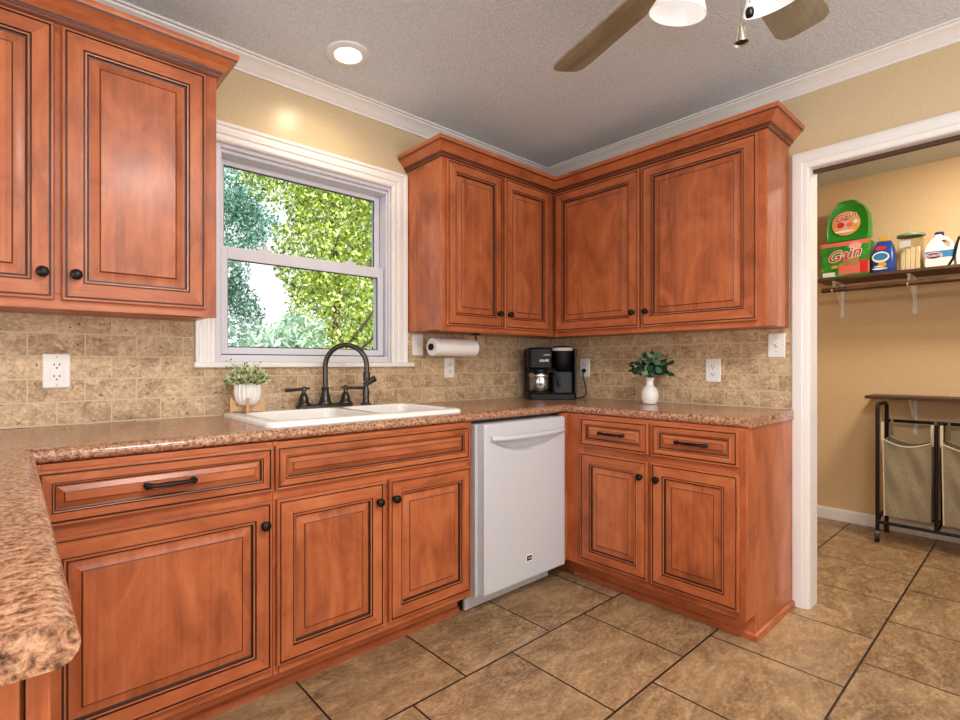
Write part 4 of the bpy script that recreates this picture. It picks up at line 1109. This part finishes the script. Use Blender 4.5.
for x in (xa, xb):
    for y in (posts[0], posts[-1]):
        b = MB(); b.tube([(x, y, .08), (x, y, .052)], .007, 8, 'chrome'); b.box((x-.012, y-.016, .03), (x+.012, y-.012, .058), 'chrome'); b.box((x-.012, y+.012, .03), (x+.012, y+.016, .058), 'chrome')
        w_ = b.build('caster', T)
        b = MB(); b.loops([[(x+.0265*math.cos(2*PI*k/20)*s, y+o_, .0275+.0265*math.sin(2*PI*k/20)*s) for k in range(20)] for o_, s in ((-.011, .85), (-.009, 1), (.009, 1), (.011, .85))], 'dark_slot'); b.build('wheel', w_)
def bag(label, ya, yb):
    Tb = thing('laundry_bag', label, 'laundry bag', ((xa+xb)/2, (ya+yb)/2, .165), 0, 'laundry bags in the sorter')
    b = MB(); n = 14; L = []; rnd = random.Random(int(-ya*1000))
    ph = [rnd.random()*6 for _ in range(6)]
    def ringp(z, t_):
        P = []; x0, x1, y0, y1 = xa+.022+.012*(1-t_), xb-.03-.012*(1-t_), ya-.022-.006*(1-t_), yb+.022+.006*(1-t_)
        cs = [(x0, y0), (x0, y1), (x1, y1), (x1, y0)]
        for c_ in range(4):
            for k in range(n):
                f_ = k/n; x = cs[c_][0]+(cs[(c_+1) % 4][0]-cs[c_][0])*f_; y = cs[c_][1]+(cs[(c_+1) % 4][1]-cs[c_][1])*f_
                bow = math.sin(PI*f_)
                nx_, ny_ = ((-1, 0), (0, -1), (1, 0), (0, 1))[c_]
                wv = .016*math.sin(8*f_+5*t_+ph[c_])*math.sin(6*t_+ph[4])+.008*math.sin(17*(f_+t_*.7)+ph[5])
                x += nx_*(wv*bow*(1-abs(2*t_-1)*.6)); y += ny_*wv*bow*.6
                P.append((x, y, z-(.036*bow if t_ > .98 and c_ in (0, 2) else .018*bow if t_ > .9 and c_ in (0, 2) else 0)))
        return P
    for k in range(15):
        t_ = k/14; L.append(ringp(.17+t_*.485, t_))
    b.loops(L, 'fabric_grey', True, False); bg_ = b.build('bag', Tb, smooth=60)
    b = MB(); top = L[-1]; b.tube([Vector(p) for p in top[:n+1]], .0042, 6, 'cream_piping'); b.tube([Vector(p) for p in top[2*n:3*n+1]], .004, 6, 'cream_piping'); b.tube([Vector(l[0]) for l in L], .0035, 6, 'cream_piping'); b.build('piping', Tb, smooth=50)
    for (x, y) in ((xb-.02, ya-.03), (xb-.02, yb+.03), (xa+.03, ya-.02), (xa+.03, yb+.02)):
        b = MB(); b.box((x-.002, y-.007, .635), (x+.002, y+.007, .765), 'cream_piping' if x < 1.5 else 'fabric_grey'); b.build('strap', Tb)
bag('grey-beige laundry bag in the first bay nearest the doorway', posts[0], posts[1])
bag('grey-beige laundry bag in the second bay, cut by the picture edge', posts[1], posts[2])

# ------------------------------------------------------------------ garden outside the window
g = MB(); g.box((-14, 0.2, -.6), (18, 26, -.5), 'grass')
tag(g.build('ground', smooth=0), 'green lawn outside beyond the window', 'lawn', kind='structure')
def tree(label, base, clusters, nleaf, size, mat, seed, trunk=None, aspect=.55):
    T = thing('garden_tree', label, 'tree', base, 0, 'trees outside the window')
    rs = np.random.RandomState(seed)
    w_ = np.array([r[3]*r[4]*r[5] for r in clusters]); w_ = w_/w_.sum()
    ci = rs.choice(len(clusters), nleaf, p=w_)
    cl_ = np.array(clusters)[ci]
    u = rs.normal(size=(nleaf, 3)); u /= np.linalg.norm(u, axis=1)[:, None]
    r = rs.uniform(.25, 1, (nleaf, 1))**(1/2.2)
    c_ = cl_[:, :3]+u*r*cl_[:, 3:6]
    # clumpiness
    d = rs.normal(size=(nleaf, 3)); d[:, 2] -= .5; d /= np.linalg.norm(d, axis=1)[:, None]
    nn = rs.normal(size=(nleaf, 3))+np.array([0, -.6, .8]); s = np.cross(d, nn); s /= np.linalg.norm(s, axis=1)[:, None]
    l = size*rs.uniform(.7, 1.3, (nleaf, 1)); w2 = l*aspect
    V = np.stack([c_, c_+d*l*.45+s*w2*.5, c_+d*l, c_+d*l*.45-s*w2*.5], 1).reshape(-1, 3)-np.array(base)
    me = bpy.data.meshes.new('foliage'); me.vertices.add(len(V)); me.vertices.foreach_set('co', V.astype(np.float32).ravel())
    me.loops.add(nleaf*4); me.loops.foreach_set('vertex_index', np.arange(nleaf*4, dtype=np.int32))
    me.polygons.add(nleaf); me.polygons.foreach_set('loop_start', np.arange(0, nleaf*4, 4, dtype=np.int32)); me.polygons.foreach_set('loop_total', np.full(nleaf, 4, dtype=np.int32))
    me.update(calc_edges=True); me.validate()
    me.materials.append(M[mat]); o = bpy.data.objects.new('foliage', me); COL.objects.link(o); o.parent = T
    if trunk:
        for k, (P, R0) in enumerate(trunk):
            b = MB(); b.tube(P, [R0*(1-.75*i/(len(P)-1)) for i in range(len(P))], 8, 'bark'); b.build('trunk' if k == 0 else 'branch', T, smooth=60)
    return T
tree('yellow-green leafy tree filling the middle of the window view', (1.3, 5.4, -.5),
     [(.55, 5.2, 4.2, .95, .8, .75), (1.5, 5.4, 3.7, 1.0, .9, .9), (.95, 5.3, 2.9, .75, .8, .8), (1.2, 5.3, 1.9, .75, .8, 1.0), (2.2, 5.7, 4.5, 1.1, 1.0, .8), (1.0, 5.3, .9, .7, .8, .9), (2.1, 5.8, 2.9, .7, .7, .6)], 24000, .078, 'leaf_yellowgreen', 1,
     [([(1.35, 5.5, -.5), (1.3, 5.4, 1.0), (1.35, 5.4, 2.4), (1.2, 5.3, 3.8)], .10), ([(1.3, 5.4, 1.2), (1.35, 4.55, 1.75), (1.7, 4.45, 2.3), (2.3, 4.5, 2.35)], .030), ([(1.3, 5.4, 1.0), (1.5, 4.5, 1.55), (2.0, 4.4, 1.95), (2.6, 4.5, 2.0)], .025)])
tree('light green bushy tree behind the right half of the window', (3.6, 7.6, -.5),
     [(3.1, 7.4, 1.6, 1.3, .9, 1.3), (2.6, 7.6, 3.0, 1.0, .9, .9), (3.8, 7.8, 4.0, 1.3, 1.0, 1.1), (4.3, 7.8, 2.0, 1.3, 1.0, 1.4), (2.4, 7.6, 5.0, .9, .8, .8)], 14000, .10, 'leaf_green', 2,
     [([(3.6, 7.6, -.5), (3.5, 7.6, 1.5), (3.7, 7.6, 3.4)], .10)])
tree('tall blue-green tree at the left edge of the window view', (.3, 8.2, -.5),
     [(.2, 8.0, 4.7, .9, .8, .9), (.5, 8.3, 3.9, .8, .7, .7), (.2, 8.2, 3.0, .7, .7, .6), (.3, 8.2, 2.0, .9, .8, .9), (1.2, 8.5, 4.1, .5, .5, .4)], 14000, .085, 'leaf_bluegreen', 3,
     [([(.25, 8.3, -.5), (.25, 8.2, 2.0), (.2, 8.1, 5.0)], .10)], .45)
tree('pale feathery shrub low in the window behind the faucet', (-.05, 4.0, -.5),
     [(-.35, 3.9, 1.25, .50, .45, .40), (.0, 4.0, 1.5, .40, .40, .32), (-.2, 4.0, .6, .6, .5, .7)], 3600, .15, 'leaf_pale', 4,
     [([(-.05, 4.1, -.5), (-.05, 4.0, .3), (0, 4.0, 1.2)], .05)], .25)
